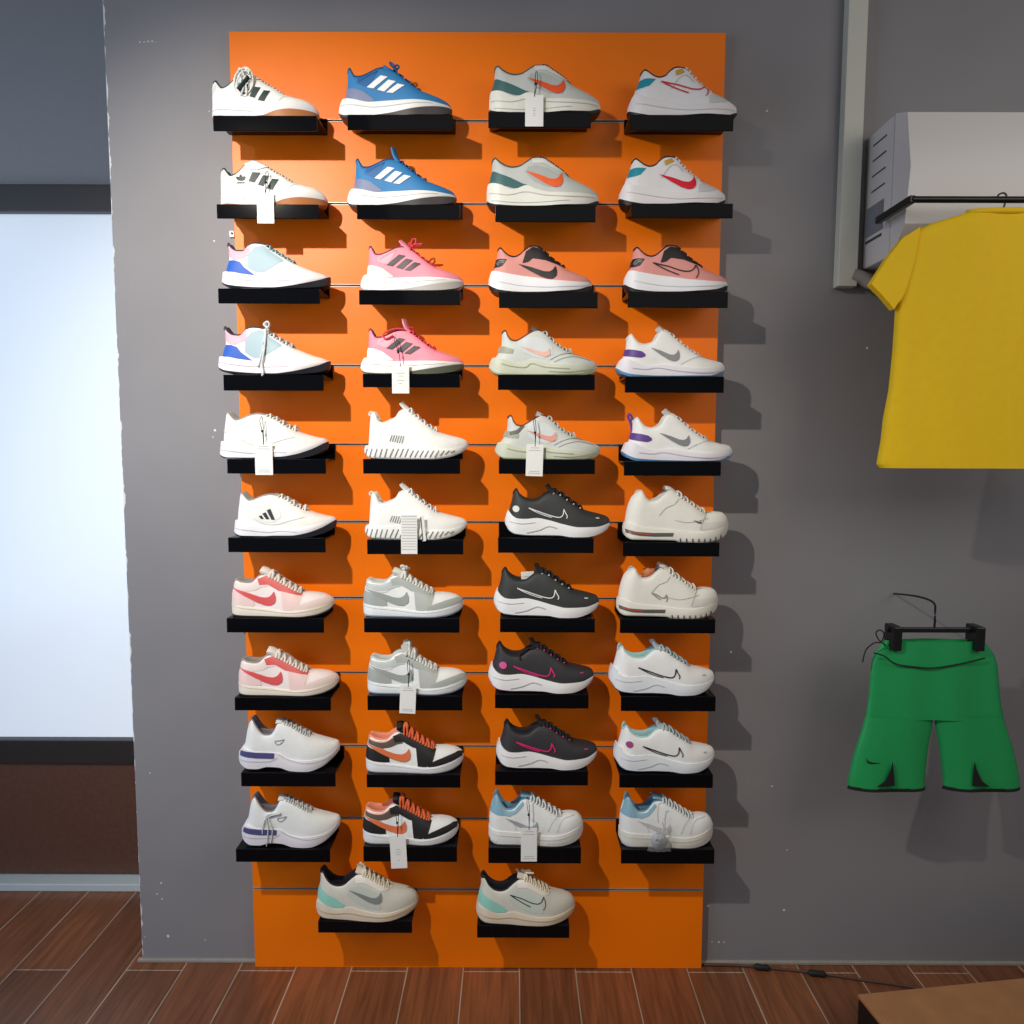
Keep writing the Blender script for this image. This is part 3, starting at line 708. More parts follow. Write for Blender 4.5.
# (shape, colours, heel px, toe px, shelf (left, right, top, bottom px), label core, yaw degrees, options)
def swo(model, kind, rgb, x, y, w, *a): return dict(marks=[(kind, rgb, x, y, w, *a)])
ROWS = [
 # column 1
 (COURT, cGREENSTRIPE, 213, 319.5, (213, 317, 115.5, 131), 'white gum-soled court sneaker with its laces balled up over green stripes', 0,
    dict(ball=True)),
 (COURT, cGREENSTRIPE, 221.6, 327.8, (216.6, 318.7, 204.2, 218.5), 'white gum-soled court sneaker with dark green stripes and a paper tag', 0,
    dict(marks=[('trefoil', (24, 44, 44), 278, 768, 58)], bow=[])),
 (EQ, cEQ, 223, 331, (218, 319.6, 288.4, 303.5), 'white, pink and blue runner with neatly tied laces', 0, dict(bow=[])),
 (EQ, dict(cEQ, lace=(206, 212, 212)), 219.5, 331, (223.3, 323.4, 374.8, 390.7), 'white, pink and blue runner with a long lace hanging down', 0,
    dict(bow=[(2, 5, 2), (-2, 4, -2)], lr=.95, strands=[[(375, 105, 1.5), (372, 200, .6), (350, 285, .4), (340, 320, .3)], [(378, 105, 1.5), (380, 200, .8), (366, 300, .5), (372, 352, .4), (362, 372, .4)]])),
 (DURA, cDURA, 220.8, 329, (227, 325.7, 459, 473.7), 'plain white runner with black toe tread and a hanging tag', 0, dict(panels=[('heel_mark', 'seam', [(180, 690), (200, 700), (218, 708)], None, dict(w=.9))])),
 (DURA, dict(cDURA, stripe=(40, 42, 40)), 235, 337, (228, 325.4, 537.8, 552.4), 'white runner with a small three-bar dark logo on its side', 0,
    dict(marks=[('bars', (44, 46, 44), 326, 690, 88, .85)])),
 (JOR, cJP, 233.3, 335, (226.6, 323.7, 618.4, 632.7), 'pale pink low sneaker with coral check mark and flat laces', 1, dict(jord='pink')),
 (JOR, cJP, 240.7, 339, (234.6, 330.7, 697.8, 710.7), 'pale pink low sneaker with coral check mark and film-covered laces', 4, dict(jord='pink', film=True)),
 (REACT, cREA, 240.8, 340, (241, 335.4, 773, 786.7), 'white knit runner with full-length violet heel band', 4, dict(pull=[(190, 100), (180, 84), (196, 78), (206, 100)])),
 (REACT, cREA, 244, 340.4, (235.8, 330, 849.4, 862.2), 'white knit runner with violet heel band half hidden by dangling laces', 5,
    dict(pull=[(190, 100), (180, 84), (196, 78), (206, 100)], strands=[[(350, 165, 1.2), (290, 175, 1.0), (262, 190, .8), (275, 250, .8), (268, 330, .4), (262, 368, .2)], [(350, 165, 1.5), (292, 180, 1.2), (280, 200, .9), (300, 260, .8), (288, 350, .4)], [(345, 168, 1.5), (270, 190, 1.2), (245, 240, .6), (240, 290, .4)]])),
 # column 2
 (RUN, cBLUE, 339, 452.5, (347.4, 452.5, 114.5, 130), 'top-row blue runner with three white stripes and bunched laces', 0, dict(bow=[(-3, 5, 2), (3, 4, -1)], tongue=[(565, 758), (500, 708), (450, 668), (410, 640), (385, 625)])),
 (RUN, cBLUE, 347.4, 457, (356.8, 460, 204.6, 219.2), 'blue runner with three white stripes and an upright tongue', 0, dict()),
 (RUN, cPINK, 360.8, 464, (359, 460.4, 290, 304.7), 'pink runner with dark stripes and a looped red bow', 0,
    dict(bow=[(4, 7, 1), (11, 2, 3), (-2, 4, -2)], lr=.7, tongue=[(565, 758), (500, 708), (450, 668), (410, 630), (375, 600)])),
 (RUN, cPINK2, 360.8, 464, (362.7, 460, 373.8, 387.4), 'pink runner with dark stripes, pale heel and a white tag', 0,
    dict(strands=[[(400, 650, 1.4), (340, 650, 1.2), (290, 665, 1.2), (262, 690, 1), (285, 712, 1), (330, 690, 1.2)]], bow=[(-5, 1, 3)])),
 (RIB, cRIB, 364, 469, (363, 460, 459, 473.8), 'white knit runner with ribbed sole, untagged', 0, dict(pull=[(160, 120), (150, 112), (160, 98), (180, 108)])),
 (RIB, cRIB, 364.6, 468, (367, 463.2, 539.8, 554.4), 'white knit runner with ribbed sole and a printed white tag', 0, dict(pull=[(160, 120), (150, 112), (160, 98), (180, 108)])),
 (JOR, cJG, 363.8, 464, (364, 459.5, 618.4, 632.7), 'grey and white low sneaker with rolled laces on its tongue', 1, dict(jord='grey', bow=[(3, 3, 1), (5, 1, -2), (0, 4, 2)])),
 (JOR, cJG, 368, 467.5, (367.4, 462.4, 696, 710.5), 'grey and white low sneaker with a paper tag on its side', 2, dict(jord='grey', tongue=[(520, 205), (440, 160), (405, 120), (385, 85), (355, 48)], tw=1.3, tth=5)),
 (JOR, cJO, 366.6, 464, (366.6, 460.4, 775, 787.7), 'black, white and orange low sneaker without a tag', 3, dict(jord='orange', tth=5, tongue=[(520, 205), (440, 150), (385, 100), (345, 66), (308, 66)])),
 (JOR, cJO, 363.6, 459, (363.3, 457, 847, 861.9), 'black, white and orange low sneaker with a white tag', 3, dict(jord='orange', tth=5, tongue=[(520, 205), (440, 150), (385, 100), (345, 66), (308, 66)])),
 # column 3
 (WIN, cWIN, 488.3, 601, (488.3, 591, 111.8, 128), 'light grey runner with teal heel, orange check and a tag', 0, swo(WIN, 'check', (226, 84, 40), 300, 738, 222)),
 (WIN, cWIN, 485.8, 599, (495, 596, 205.4, 222), 'light grey runner with teal heel and bright orange check mark, untagged', 0, swo(WIN, 'check', (240, 96, 30), 300, 738, 222)),
 (PEGB, cPEGP, 488, 592, (499, 598, 292, 308), 'pink and black runner with a solid black check mark', 0, swo(PEGB, 'check', (36, 32, 34), 258, 200, 232, .86)),
 (DOWN, cSAGE, 488, 597.3, (498, 595, 374.6, 390), 'sage and white runner with faint peach check mark, untagged', 0, dict(marks=[('check', (236, 186, 168), 275, 700, 175, .75)], tongue_label=(60, 60, 60))),
 (DOWN, dict(cSAGE, upper=(204, 208, 202), tongue=(204, 208, 202)), 494, 600.4, (498.8, 595, 459.4, 474), 'sage runner with dark heel loop and a white tag', 0,
    dict(marks=[('check', (226, 158, 146), 275, 690, 185, .8)], panels=[('heel_strap', (96, 90, 84), [(178, 700), (215, 690), (262, 655)], [(178, 722), (222, 712), (266, 668)], dict(off=.8))])),
 (ZOOM, cZB, 504.4, 610, (498, 593.7, 538, 553), 'black runner with white round heel badge and thick white sole', 1,
    dict(marks=[('check_swift', (230, 230, 228), 222, 200, 222, .95, 0, .9), ('disc', (220, 222, 212), 150, 206, 38)], eyelet=(196, 196, 192))),
 (ZOOM, cZB, 493.3, 599, (500, 595, 618.6, 632.5), 'black runner with white sole and a paper slip in its opening', 0,
    dict(marks=[('check_swift', (230, 230, 228), 222, 200, 240, .9, 0, .9)], eyelet=(196, 196, 192))),
 (ZOOM, dict(cZP, outsole=(206, 150, 180)), 488, 594, (495, 588.7, 694.4, 708.6), 'black runner with pink check outline and pink heel badge', 3,
    dict(marks=[('check_swift', (214, 48, 120), 226, 212, 236, .95, 0, 1.1), ('disc', (214, 90, 150), 168, 208, 42)], eyelet=(206, 50, 120), strands=[[(350, 112, .5), (300, 112, .8), (275, 128, 1.0), (262, 150, .8), (266, 172, .5)]])),
 (ZOOM, cZP, 495.8, 597.5, (495, 588, 771.4, 785.5), 'black runner with pink check outline and no heel badge', 5,
    dict(marks=[('check_swift', (222, 40, 116), 200, 200, 230, .95, 0, 1.2)], eyelet=(206, 50, 120))),
 (FORCE, cAF, 488, 583.4, (488.3, 581, 848, 863.5), 'chunky white sneaker with pale blue heel and a paper tag', 2, swo(FORCE, 'check', (160, 164, 168), 150, 668, 195, .95)),
 # column 4
 (PEG, cPEGW, 626.6, 737, (630, 733.6, 114.7, 130.8), 'white runner with teal heel patch and red outlined check mark', 0,
    dict(marks=[('check_outline', (206, 34, 60), 262, 722, 268, .78, 0, 1.1)], panels=[('lace_patch', (206, 158, 60), [(345, 660), (385, 648)], [(350, 690), (398, 672)], dict(off=.6))])),
 (PEG, cPEGW, 618, 725.4, (631.5, 733, 203.4, 218), 'white runner with teal heel patch and solid red check mark', 0,
    dict(marks=[('check', (220, 22, 48), 306, 742, 218, .95)], panels=[('lace_patch', (206, 158, 60), [(338, 664), (380, 648)], [(345, 692), (398, 668)], dict(off=.6))])),
 (PEGB, cPEGP, 623, 727.5, (628, 728, 291.7, 307.7), 'pink and black runner with an outlined black check mark', 0, dict(marks=[('check_outline', (36, 32, 34), 240, 196, 262, .82, 0, 1.0)])),
 (DOWNW, cPURP, 614.5, 724.5, (625, 724, 376.4, 392.7), 'white runner with purple heel patch but no pull loop', 0, swo(DOWNW, 'check', (140, 142, 142), 256, 700, 168, 1.05)),
 (DOWNW, cPURP, 620.3, 732, (624, 721, 461.4, 475.8), 'white runner with purple heel patch and tall purple pull loop', 0,
    dict(marks=[('check', (132, 134, 136), 268, 706, 176, .95)], pull=[(112, 735), (122, 690), (112, 640), (98, 610), (106, 596), (120, 612), (126, 660)])),
 (AIR, cAIR, 621.6, 728, (623, 719.5, 542.4, 556.5), 'bulky cream trainer with tiny dark logo near the toe', 0, dict(marks=[('check', (70, 70, 68), 478, 248, 48, .9)])),
 (AIR, cAIR, 615, 718, (620, 715.4, 619, 633.4), 'bulky cream trainer with orange lining showing and a grey side mark', 1,
    dict(marks=[('check_outline', (150, 148, 142), 290, 225, 90, 1.3)], stuffing=True, tongue=[(535, 190), (470, 145), (410, 92), (380, 62), (345, 50)])),
 (ZOOM, cZW, 607.8, 714.5, (621, 715.7, 696.6, 711.4), 'white runner with thin black check outline and pale blue laces', 3, dict(marks=[('check_swift', (40, 44, 46), 238, 208, 234, .95, 0, 1.0)])),
 (ZOOM, dict(cZW, outsole=(128, 160, 180)), 612.5, 715, (619.4, 713, 774.7, 788), 'white runner with magenta round heel badge and black check outline', 5,
    dict(marks=[('check_swift', (40, 40, 42), 240, 206, 236, .95, 0, 1.0), ('disc', (164, 70, 130), 162, 196, 40)])),
 (FORCE, dict(cAF, midsole=(226, 224, 214)), 617.4, 713, (621, 714.5, 850, 863.9), 'chunky white sneaker with pale blue heel and a clear pouch', 3, swo(FORCE, 'check', (196, 196, 194), 150, 672, 195, .85)),
 # bottom row
 (WINL, cMINT, 317, 418.3, (318, 412, 921.6, 933), 'bottom-row cream runner with mint heel and solid grey check mark', 4, dict(marks=[('check', (132, 136, 132), 300, 742, 218, .85)], bow=[(-3, 5, 1)])),
 (WINL, dict(cMINT, side=(204, 214, 202)), 475.7, 575.5, (477, 569.4, 926, 938), 'bottom-row cream runner with mint heel and outlined check mark', 5,
    dict(marks=[('check_outline', (40, 50, 50), 292, 742, 230, .95, 0, .8)], bow=[(5, 3, 2), (8, 1, 4), (-2, 3, 1)])),
]

# ------------------------------------------------------------------ setting
def floor_pt(px, py, z=0.):
    d = RM.to_3x3() @ Vector(((px-512)/F, -(py-512)/F, -1)); return CAMP+d*((z-CAMP.z)/d.z)
def nodes(m): m.use_nodes = True; return m.node_tree, m.node_tree.nodes['Principled BSDF'], m.node_tree.nodes.new, m.node_tree.links.new
WX0 = at(142, 958, WALL_Y).x
# wall paint with small chips
mw = bpy.data.materials.new('grey_wall_paint'); nt, b, N, L_ = nodes(mw)
b.inputs['Roughness'].default_value = .55; b.inputs['Specular IOR Level'].default_value = .35
geo = N('ShaderNodeNewGeometry'); nz = N('ShaderNodeTexNoise'); nz.inputs['Scale'].default_value = 1.6; nz.inputs['Detail'].default_value = 4
L_(geo.outputs['Position'], nz.inputs['Vector'])
cr = N('ShaderNodeValToRGB'); cr.color_ramp.elements[0].position = .35; cr.color_ramp.elements[1].position = .65
cr.color_ramp.elements[0].color = (*lin((129, 127, 130)), 1); cr.color_ramp.elements[1].color = (*lin((139, 137, 140)), 1)
L_(nz.outputs['Fac'], cr.inputs[0]); cur = cr.outputs[0]
specks = [(767, 111, 3), (867, 348, 4), (209, 111, 2), (214, 241, 3), (215, 430, 4), (213, 437, 2.5), (731, 652, 4), (150, 773, 3), (161, 883, 3), (157, 894, 2.5), (162, 899, 3), (168, 936, 5), (145, 937, 2.5), (787, 850, 3), (784, 910, 4), (772, 786, 3), (712, 942, 3), (719, 942, 3), (724, 942, 2.5), (708, 906, 4), (205, 940, 3)]
scr = [(140, 42), (144, 42), (148, 41.5), (152, 41), (156, 42)]
acc = None
n2 = N('ShaderNodeTexNoise'); n2.inputs['Scale'].default_value = 160; L_(geo.outputs['Position'], n2.inputs['Vector'])
for x, y, r in specks+[(x, y, 2.2) for x, y in scr]:
    p = at(x, y, WALL_Y); vd = N('ShaderNodeVectorMath'); vd.operation = 'DISTANCE'; vd.inputs[1].default_value = p
    L_(geo.outputs['Position'], vd.inputs[0])
    ad = N('ShaderNodeMath'); ad.operation = 'MULTIPLY_ADD'; L_(n2.outputs['Fac'], ad.inputs[0]); ad.inputs[1].default_value = .006; L_(vd.outputs['Value'], ad.inputs[2])
    lt = N('ShaderNodeMath'); lt.operation = 'LESS_THAN'; L_(ad.outputs[0], lt.inputs[0]); lt.inputs[1].default_value = .0026+r*.0009
    if acc is None: acc = lt.outputs[0]
    else:
        mxm = N('ShaderNodeMath'); mxm.operation = 'MAXIMUM'; L_(acc, mxm.inputs[0]); L_(lt.outputs[0], mxm.inputs[1]); acc = mxm.outputs[0]
# worn left edge and foot of the wall
sx = N('ShaderNodeSeparateXYZ'); L_(geo.outputs['Position'], sx.inputs[0])
n3 = N('ShaderNodeTexNoise'); n3.inputs['Scale'].default_value = 22; n3.inputs['Detail'].default_value = 6; L_(geo.outputs['Position'], n3.inputs['Vector'])
ed = N('ShaderNodeMath'); ed.operation = 'MULTIPLY_ADD'; L_(n3.outputs['Fac'], ed.inputs[0]); ed.inputs[1].default_value = -.03; L_(sx.outputs['X'], ed.inputs[2])
lt = N('ShaderNodeMath'); lt.operation = 'LESS_THAN'; L_(ed.outputs[0], lt.inputs[0]); lt.inputs[1].default_value = WX0-.0135
mxm = N('ShaderNodeMath'); mxm.operation = 'MAXIMUM'; L_(acc, mxm.inputs[0]); L_(lt.outputs[0], mxm.inputs[1]); acc = mxm.outputs[0]
mc = N('ShaderNodeMix'); mc.data_type = 'RGBA'; L_(acc, mc.inputs[0]); L_(cur, mc.inputs[6]); mc.inputs[7].default_value = (*lin((214, 214, 216)), 1)
L_(mc.outputs[2], b.inputs['Base Color'])
bp = N('ShaderNodeBump'); bp.inputs['Strength'].default_value = .15; bp.inputs['Distance'].default_value = .002
L_(n3.outputs['Fac'], bp.inputs['Height']); L_(bp.outputs['Normal'], b.inputs['Normal'])
bm = bmesh.new(); box(bm, WX0, 2.6, WALL_Y, WALL_Y+.12, 0, 3.1, .004)
struct(meshobj('wall_back', bm, mw, smooth=False))

# wood-look floor tiles
mf = bpy.data.materials.new('wood_look_floor_tile'); nt, b, N, L_ = nodes(mf)
geo = N('ShaderNodeNewGeometry'); sx = N('ShaderNodeSeparateXYZ'); L_(geo.outputs['Position'], sx.inputs[0])
ax = N('ShaderNodeMath'); ax.operation = 'ADD'; L_(sx.outputs['X'], ax.inputs[0]); ax.inputs[1].default_value = -.0218+.1526*40
ay = N('ShaderNodeMath'); ay.operation = 'ADD'; L_(sx.outputs['Y'], ay.inputs[0]); ay.inputs[1].default_value = 6.105-.6*0
cb = N('ShaderNodeCombineXYZ'); L_(ay.outputs[0], cb.inputs[0]); L_(ax.outputs[0], cb.inputs[1])
br = N('ShaderNodeTexBrick'); br.offset = .5; br.inputs['Scale'].default_value = 1; br.inputs['Brick Width'].default_value = .8; br.inputs['Row Height'].default_value = .1526
br.inputs['Mortar Size'].default_value = .0017; br.inputs['Mortar Smooth'].default_value = .1; br.inputs['Bias'].default_value = 0
br.inputs['Color1'].default_value = (*lin((138, 84, 52)), 1); br.inputs['Color2'].default_value = (*lin((114, 70, 46)), 1); br.inputs['Mortar'].default_value = (*lin((176, 158, 140)), 1)
L_(cb.outputs[0], br.inputs['Vector'])
mp = N('ShaderNodeMapping'); mp.inputs['Scale'].default_value = (26, 1.6, 1); L_(geo.outputs['Position'], mp.inputs['Vector'])
g1 = N('ShaderNodeTexNoise'); g1.inputs['Scale'].default_value = 2.2; g1.inputs['Detail'].default_value = 8; g1.inputs['Distortion'].default_value = 1.2; L_(mp.outputs[0], g1.inputs['Vector'])
mr = N('ShaderNodeMapRange'); L_(g1.outputs['Fac'], mr.inputs[0]); mr.inputs[1].default_value = .3; mr.inputs[2].default_value = .7; mr.inputs[3].default_value = .62; mr.inputs[4].default_value = 1.2
mm = N('ShaderNodeMix'); mm.data_type = 'RGBA'; mm.blend_type = 'MULTIPLY'; mm.inputs[0].default_value = 1; L_(br.outputs['Color'], mm.inputs[6]); L_(mr.outputs[0], mm.inputs[7])
L_(mm.outputs[2], b.inputs['Base Color']); b.inputs['Roughness'].default_value = .38
bp = N('ShaderNodeBump'); bp.inputs['Strength'].default_value = .25; bp.inputs['Distance'].default_value = .002; L_(br.outputs['Fac'], bp.inputs['Height']); bp.invert = True; L_(bp.outputs['Normal'], b.inputs['Normal'])
bm = bmesh.new(); box(bm, -2.8, 2.6, -2.2, 3.2, -.05, 0)
struct(meshobj('floor', bm, mf, smooth=False))
# grout bead at the foot of the wall
bm = bmesh.new(); box(bm, WX0-.01, 2.6, WALL_Y-.008, WALL_Y+.004, 0, .009, .002)
struct(meshobj('trim_1', bm, mat('grout_bead', (150, 142, 134), .8, .4, 200, .2), smooth=False))
# glazed door in the passage beyond the wall's left end
DY = 2.30
dz = at(135, 890, DY).z; z1 = at(130, 745, DY).z
bm = bmesh.new(); box(bm, -2.6, -.95, DY+.05, DY+.1, 0, 3.1)
struct(meshobj('wall_left', bm, mat('passage_wall', (150, 150, 152), .7, .1, 60, .05), smooth=False))
dr = bpy.data.objects.new('door_1', None); C.objects.link(dr); dr.location = (-1.5, DY, 0); struct(dr)
def dpart(name, m, *bx):
    bm = bmesh.new()
    for q in bx: box(bm, *[v-o for v, o in zip(q, (-1.5, -1.5, DY, DY, 0, 0))], .003)
    return meshobj(name, bm, m, dr, smooth=False)
dpart('threshold', mat('pale_threshold', (196, 206, 206), .4), (-2.3, -1.0, DY-.05, DY+.03, 0, .025))
dpart('lower_panel', mat('brown_door_wood', (92, 58, 44), .5, .3, 60, .3), (-2.05, -1.04, DY, DY+.04, .03, z1-.06))
dpart('door_frame', mat('dark_door_frame', (44, 38, 36), .4), (-2.05, -1.04, DY-.01, DY+.045, z1-.06, z1+.02), (-2.05, -1.98, DY-.01, DY+.045, .03, 2.2), (-1.09, -1.02, DY-.01, DY+.045, .03, 2.2), (-2.05, -1.04, DY-.01, DY+.045, 2.12, 2.2))
dpart('glass_pane', mat('frosted_daylit_glass', (206, 214, 224), .25, emit=.55), (-1.98, -1.09, DY+.012, DY+.028, z1+.02, 2.12))  # the pane's own glow stands in for daylight behind it

# ------------------------------------------------------------------ orange slatwall panel
PX0, PX1, PH, PC = -.7008, .5192, 2.433, -.0908
RAILS = [.2253+.19979*i for i in range(11)]
mo = bpy.data.materials.new('orange_laminate'); nt, b, N, L_ = nodes(mo)
b.inputs['Base Color'].default_value = (*lin((252, 123, 0)), 1); b.inputs['Roughness'].default_value = .40; b.inputs['Specular IOR Level'].default_value = .36
n = N('ShaderNodeTexNoise'); n.inputs['Scale'].default_value = 300; bp = N('ShaderNodeBump'); bp.inputs['Strength'].default_value = .06; bp.inputs['Distance'].default_value = .001
L_(n.outputs['Fac'], bp.inputs['Height']); L_(bp.outputs['Normal'], b.inputs['Normal'])
slat = thing('slatwall_panel', 'tall orange slatwall display panel with metal grooves, standing on the wooden floor', 'display panel', (PC, PANEL_Y, 0))
zs = [0]+[r for r in RAILS]+[PH]
for i in range(12):
    bm = bmesh.new()
    z0 = zs[i]+(.0035 if i else 0); z1_ = zs[i+1]-(.0035 if i < 11 else 0)
    box(bm, PX0-PC, PX1-PC, 0, .020, z0, z1_, .0008)
    meshobj('slat_board', bm, mo, slat, smooth=False)
malu = mat('brushed_aluminium', (190, 182, 172), .4, .1, 300, .08, metal=.35)
for r in RAILS:
    bm = bmesh.new(); hw = .0035
    box(bm, PX0-PC, PX1-PC, .012, .016, r-hw, r+hw)
    box(bm, PX0-PC, PX1-PC, -.0012, .014, r-hw, r-hw+.0014); box(bm, PX0-PC, PX1-PC, -.0012, .014, r+hw-.0014, r+hw)
    meshobj('metal_rail', bm, malu, slat, smooth=False)

# ------------------------------------------------------------------ shelves
LIPY = PANEL_Y-.103
mblk = mat('glossy_black_acrylic', (9, 10, 14), .07, spec=.22)
def shelf(x0, x1, yt, yb, label):
    ym = (yt+yb)/2
    a = at(x0, ym, LIPY); c = at(x1, ym, LIPY); zt = at((x0+x1)/2, yt, LIPY).z; zb = at((x0+x1)/2, yb, LIPY).z
    w = c.x-a.x; cx = (a.x+c.x)/2
    t = thing('display_shelf', label, 'shelf', (cx, PANEL_Y, zt), 'black display shelves hooked into the slatwall')
    rail = min([r for r in RAILS if r > zt+.008], key=lambda r: r-zt)
    D = .103
    bm = bmesh.new(); box(bm, -w/2, w/2, -D+.003, -.003, -.004, 0, .0008); meshobj('shelf_plate', bm, mblk, t, smooth=False)
    bm = bmesh.new(); box(bm, -w/2, w/2, -D, -D+.004, zb-zt, 0, .0012); meshobj('front_lip', bm, mblk, t, smooth=False)
    bm = bmesh.new(); box(bm, -w/2, w/2, -.006, -.0022, -.004, rail-zt+.002, .0008)
    box(bm, -w/2+.01, w/2-.01, -.004, .008, rail-zt-.0012, rail-zt+.0012)
    meshobj('hook_plate', bm, mblk, t, smooth=False)
    return cx, w, zt

def ball_extra(S, root, part, u):
    # laces wound into a loose ball over the throat
    rnd = random.Random(3); cx, cz = S.T((352, 728)); cy = -S.xt*.085
    bm = bmesh.new()
    for k in range(15):
        ax = Vector((rnd.uniform(-.7, .7), rnd.uniform(-1, -.2), rnd.uniform(-.5, .5))).normalized(); t1 = ax.orthogonal().normalized(); t2 = ax.cross(t1)
        R = rnd.uniform(7.5, 10.2); c = Vector((cx, cy-1, cz))+ax*rnd.uniform(-2.5, 2.5)
        pts = []
        for i in range(18):
            v = c+(t1*math.cos(2*PI*i/18)+t2*math.sin(2*PI*i/18)*rnd.uniform(.9, 1))*R; v.y = cy-1+(v.y-cy+1)*.55
            v.z = cz+(v.z-cz)*1.35; pts.append(v)
        tube(bm, pts, .95, 6, closed=True, flat=.6)
    part('lace_bundle', bm, mat('lace_ball', (226, 226, 222), .8, .3))
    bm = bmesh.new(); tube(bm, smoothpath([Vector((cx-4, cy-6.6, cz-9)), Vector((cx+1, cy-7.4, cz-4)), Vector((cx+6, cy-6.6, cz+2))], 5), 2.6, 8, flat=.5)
    part('lace_green_band', bm, mat('dark_green_knot', (30, 52, 50), .8))  # dark green of the side stripe showing through the lace ball
def stuffing_extra(S, root, part, u):
    bm = bmesh.new(); x, z = S.T((285, 112)); bmesh.ops.create_icosphere(bm, subdivisions=3, radius=1)
    rnd = random.Random(5)
    for v in bm.verts:
        k = 1+.16*math.sin(v.co.x*7)*math.cos(v.co.z*6+v.co.y*4)
        v.co = Vector((x+v.co.x*7*k, v.co.y*4.5*k, z-1.5+v.co.z*6*k))
    part('stuffing', bm, mat('orange_print_tissue', (206, 120, 80), .8, .5, 300, .8, vscale=120))
def film_extra(S, root, part, u):
    bm = bmesh.new(); x0, z0 = S.T((330, 120)); n = 14; G = []
    for i in range(n+1):
        row = []
        for j in range(9):
            t = i/n; q = -1+2*j/8
            x = x0-4+t*30; zc = S.top(x)+2.5+2.8*math.sin(t*PI)*(1+.25*math.sin(t*11+q*3)); row.append(bm.verts.new((x, q*6, zc-q*q*4+.5*math.sin(9*t+4*q))))
        G.append(row)
    for i in range(n):
        for j in range(8): bm.faces.new((G[i][j], G[i+1][j], G[i+1][j+1], G[i][j+1]))
    part('plastic_film', bm, mat('clear_film', (236, 240, 242), .08, .4, 60, alpha=.22, spec=.8))

CENY = LIPY+.050
SH = {}
for idx, (model, col, hx, tx, sh, core, yaw, op) in enumerate(ROWS):
    op = dict(op)
    cx, w, zt = shelf(*sh, 'black shelf under the '+core)
    A = at(hx, sh[2]-6, CENY); B = at(tx, sh[2]-6, CENY)
    Ln = (B.x-A.x)/math.cos(math.radians(yaw))
    j = op.pop('jord', None)
    if j:
        rgb = {'pink': (218, 84, 84), 'grey': (158, 164, 160), 'orange': (226, 118, 74)}[j]
        op['marks'] = [('check', rgb, 124, 192, 274, .80)]
        if j == 'orange':
            op['panels'] = [('collar_piping', rgb, [(134, 196), (180, 208), (225, 218), (262, 236)], None, dict(w=1.3, off=.6)), ('rim_piping', (240, 180, 150), [(140, 162), (185, 172), (230, 175), (262, 164), (290, 142)], None, dict(w=.9, off=.7))]
        if j == 'grey': op['panels'] = [('collar_piping', (232, 234, 232), [(132, 192), (180, 206), (225, 214), (270, 208)], None, dict(w=1.2, off=.6))]
    ex = []
    if op.pop('ball', 0): ex.append(ball_extra)
    if op.pop('stuffing', 0): ex.append(stuffing_extra)
    if op.pop('film', 0): ex.append(film_extra)
    op['extras'] = ex
    if 'marks' in op and 'marks' in model['opts']: op['marks'] = model['opts']['marks']+op['marks']
    if 'panels' in op and 'pull' in op: pass
    yr = math.radians(yaw)
    pos = (A.x, CENY-.5*math.sin(yr)*Ln, zt+.0004)
    r, S, u = build_shoe(model, col, pos, Ln, core, yr, op)
    SH[idx] = (r, S, u)

# ------------------------------------------------------------------ tags hanging from the shoes
mcard = mat('white_card', (240, 240, 236), .6); mstr = mat('black_string', (24, 24, 24), .8); mprint = mat('grey_print', (176, 178, 178), .7)
def htag(x0, x1, y0, y1, top, label, tilt=0., lines=((.1, .5), (.18, .7), (.84, .6), (.9, .7)), string=True, Y=LIPY-.004, mid=None):
    a = at(x0, (y0+y1)/2, Y); c = at(x1, (y0+y1)/2, Y); zt = at((x0+x1)/2, y0, Y).z; zb = at((x0+x1)/2, y1, Y).z
    w = c.x-a.x; h = zt-zb; cx = (a.x+c.x)/2
    t = thing('paper_tag', label, 'tag', (cx, Y, zt), 'tags hanging from the sneakers'); t.rotation_euler = (0, math.radians(tilt), 0)
    bm = bmesh.new(); box(bm, -w/2, w/2, -.0006, .0006, -h, 0, .0004); meshobj('card', bm, mcard, t, smooth=False)
    bm = bmesh.new()
    for f, l in lines: box(bm, -w*l/2, w*l/2, -.0011, -.0004, -h*f-.0008, -h*f+.0004)
    meshobj('print_lines', bm, mprint, t, smooth=False)
    if string:
        tp = at(top[0], top[1], LIPY+.004)-Vector((cx, Y, zt)); bm = bmesh.new()
        tube(bm, smoothpath([(0, -.001, -.004), (tp.x*.3, -.001, tp.z*.4), (tp.x*.9-.003, -.001, tp.z*.85), tp, (tp.x*.7+.003, .002, tp.z*.6), (0, .0012, -.004)], 6), .0008, 6)
        meshobj('string', bm, mstr, t)
        bm = bmesh.new(); bmesh.ops.create_icosphere(bm, subdivisions=2, radius=.0032)
        for v in bm.verts: v.co = v.co+Vector((tp.x*.45, -.001, tp.z*.45))
        meshobj('string_seal', bm, mstr, t)
    return t
htag(525.2, 543.4, 95, 126.5, (537, 72), 'white card tag hanging from the top-row grey runner with teal heel', lines=((.5, .15), (.42, .12), (.58, .14), (.66, .1)))
htag(257, 274, 192, 223.5, (268, 172), 'white card tag hanging from the white court sneaker with dark green stripes', lines=((.45, .12), (.55, .12)))
htag(392, 409.2, 364.3, 393.5, (396, 338), 'white card tag hanging from the pink runner with pale heel', lines=((.3, .5), (.4, .3), (.55, .4), (.65, .2)))
htag(255, 272.8, 443, 475, (262, 417), 'white card tag on black string from the plain white runner')
htag(526.5, 543.5, 444.6, 476.2, (534, 418), 'white card tag hanging from the sage runner with dark heel loop', 1.5)
t = htag(401, 417.3, 514.5, 554, (410, 505), 'white grid-printed tag in front of the ribbed white runner', lines=[(.04+i*.07, .9) for i in range(13)], string=False)
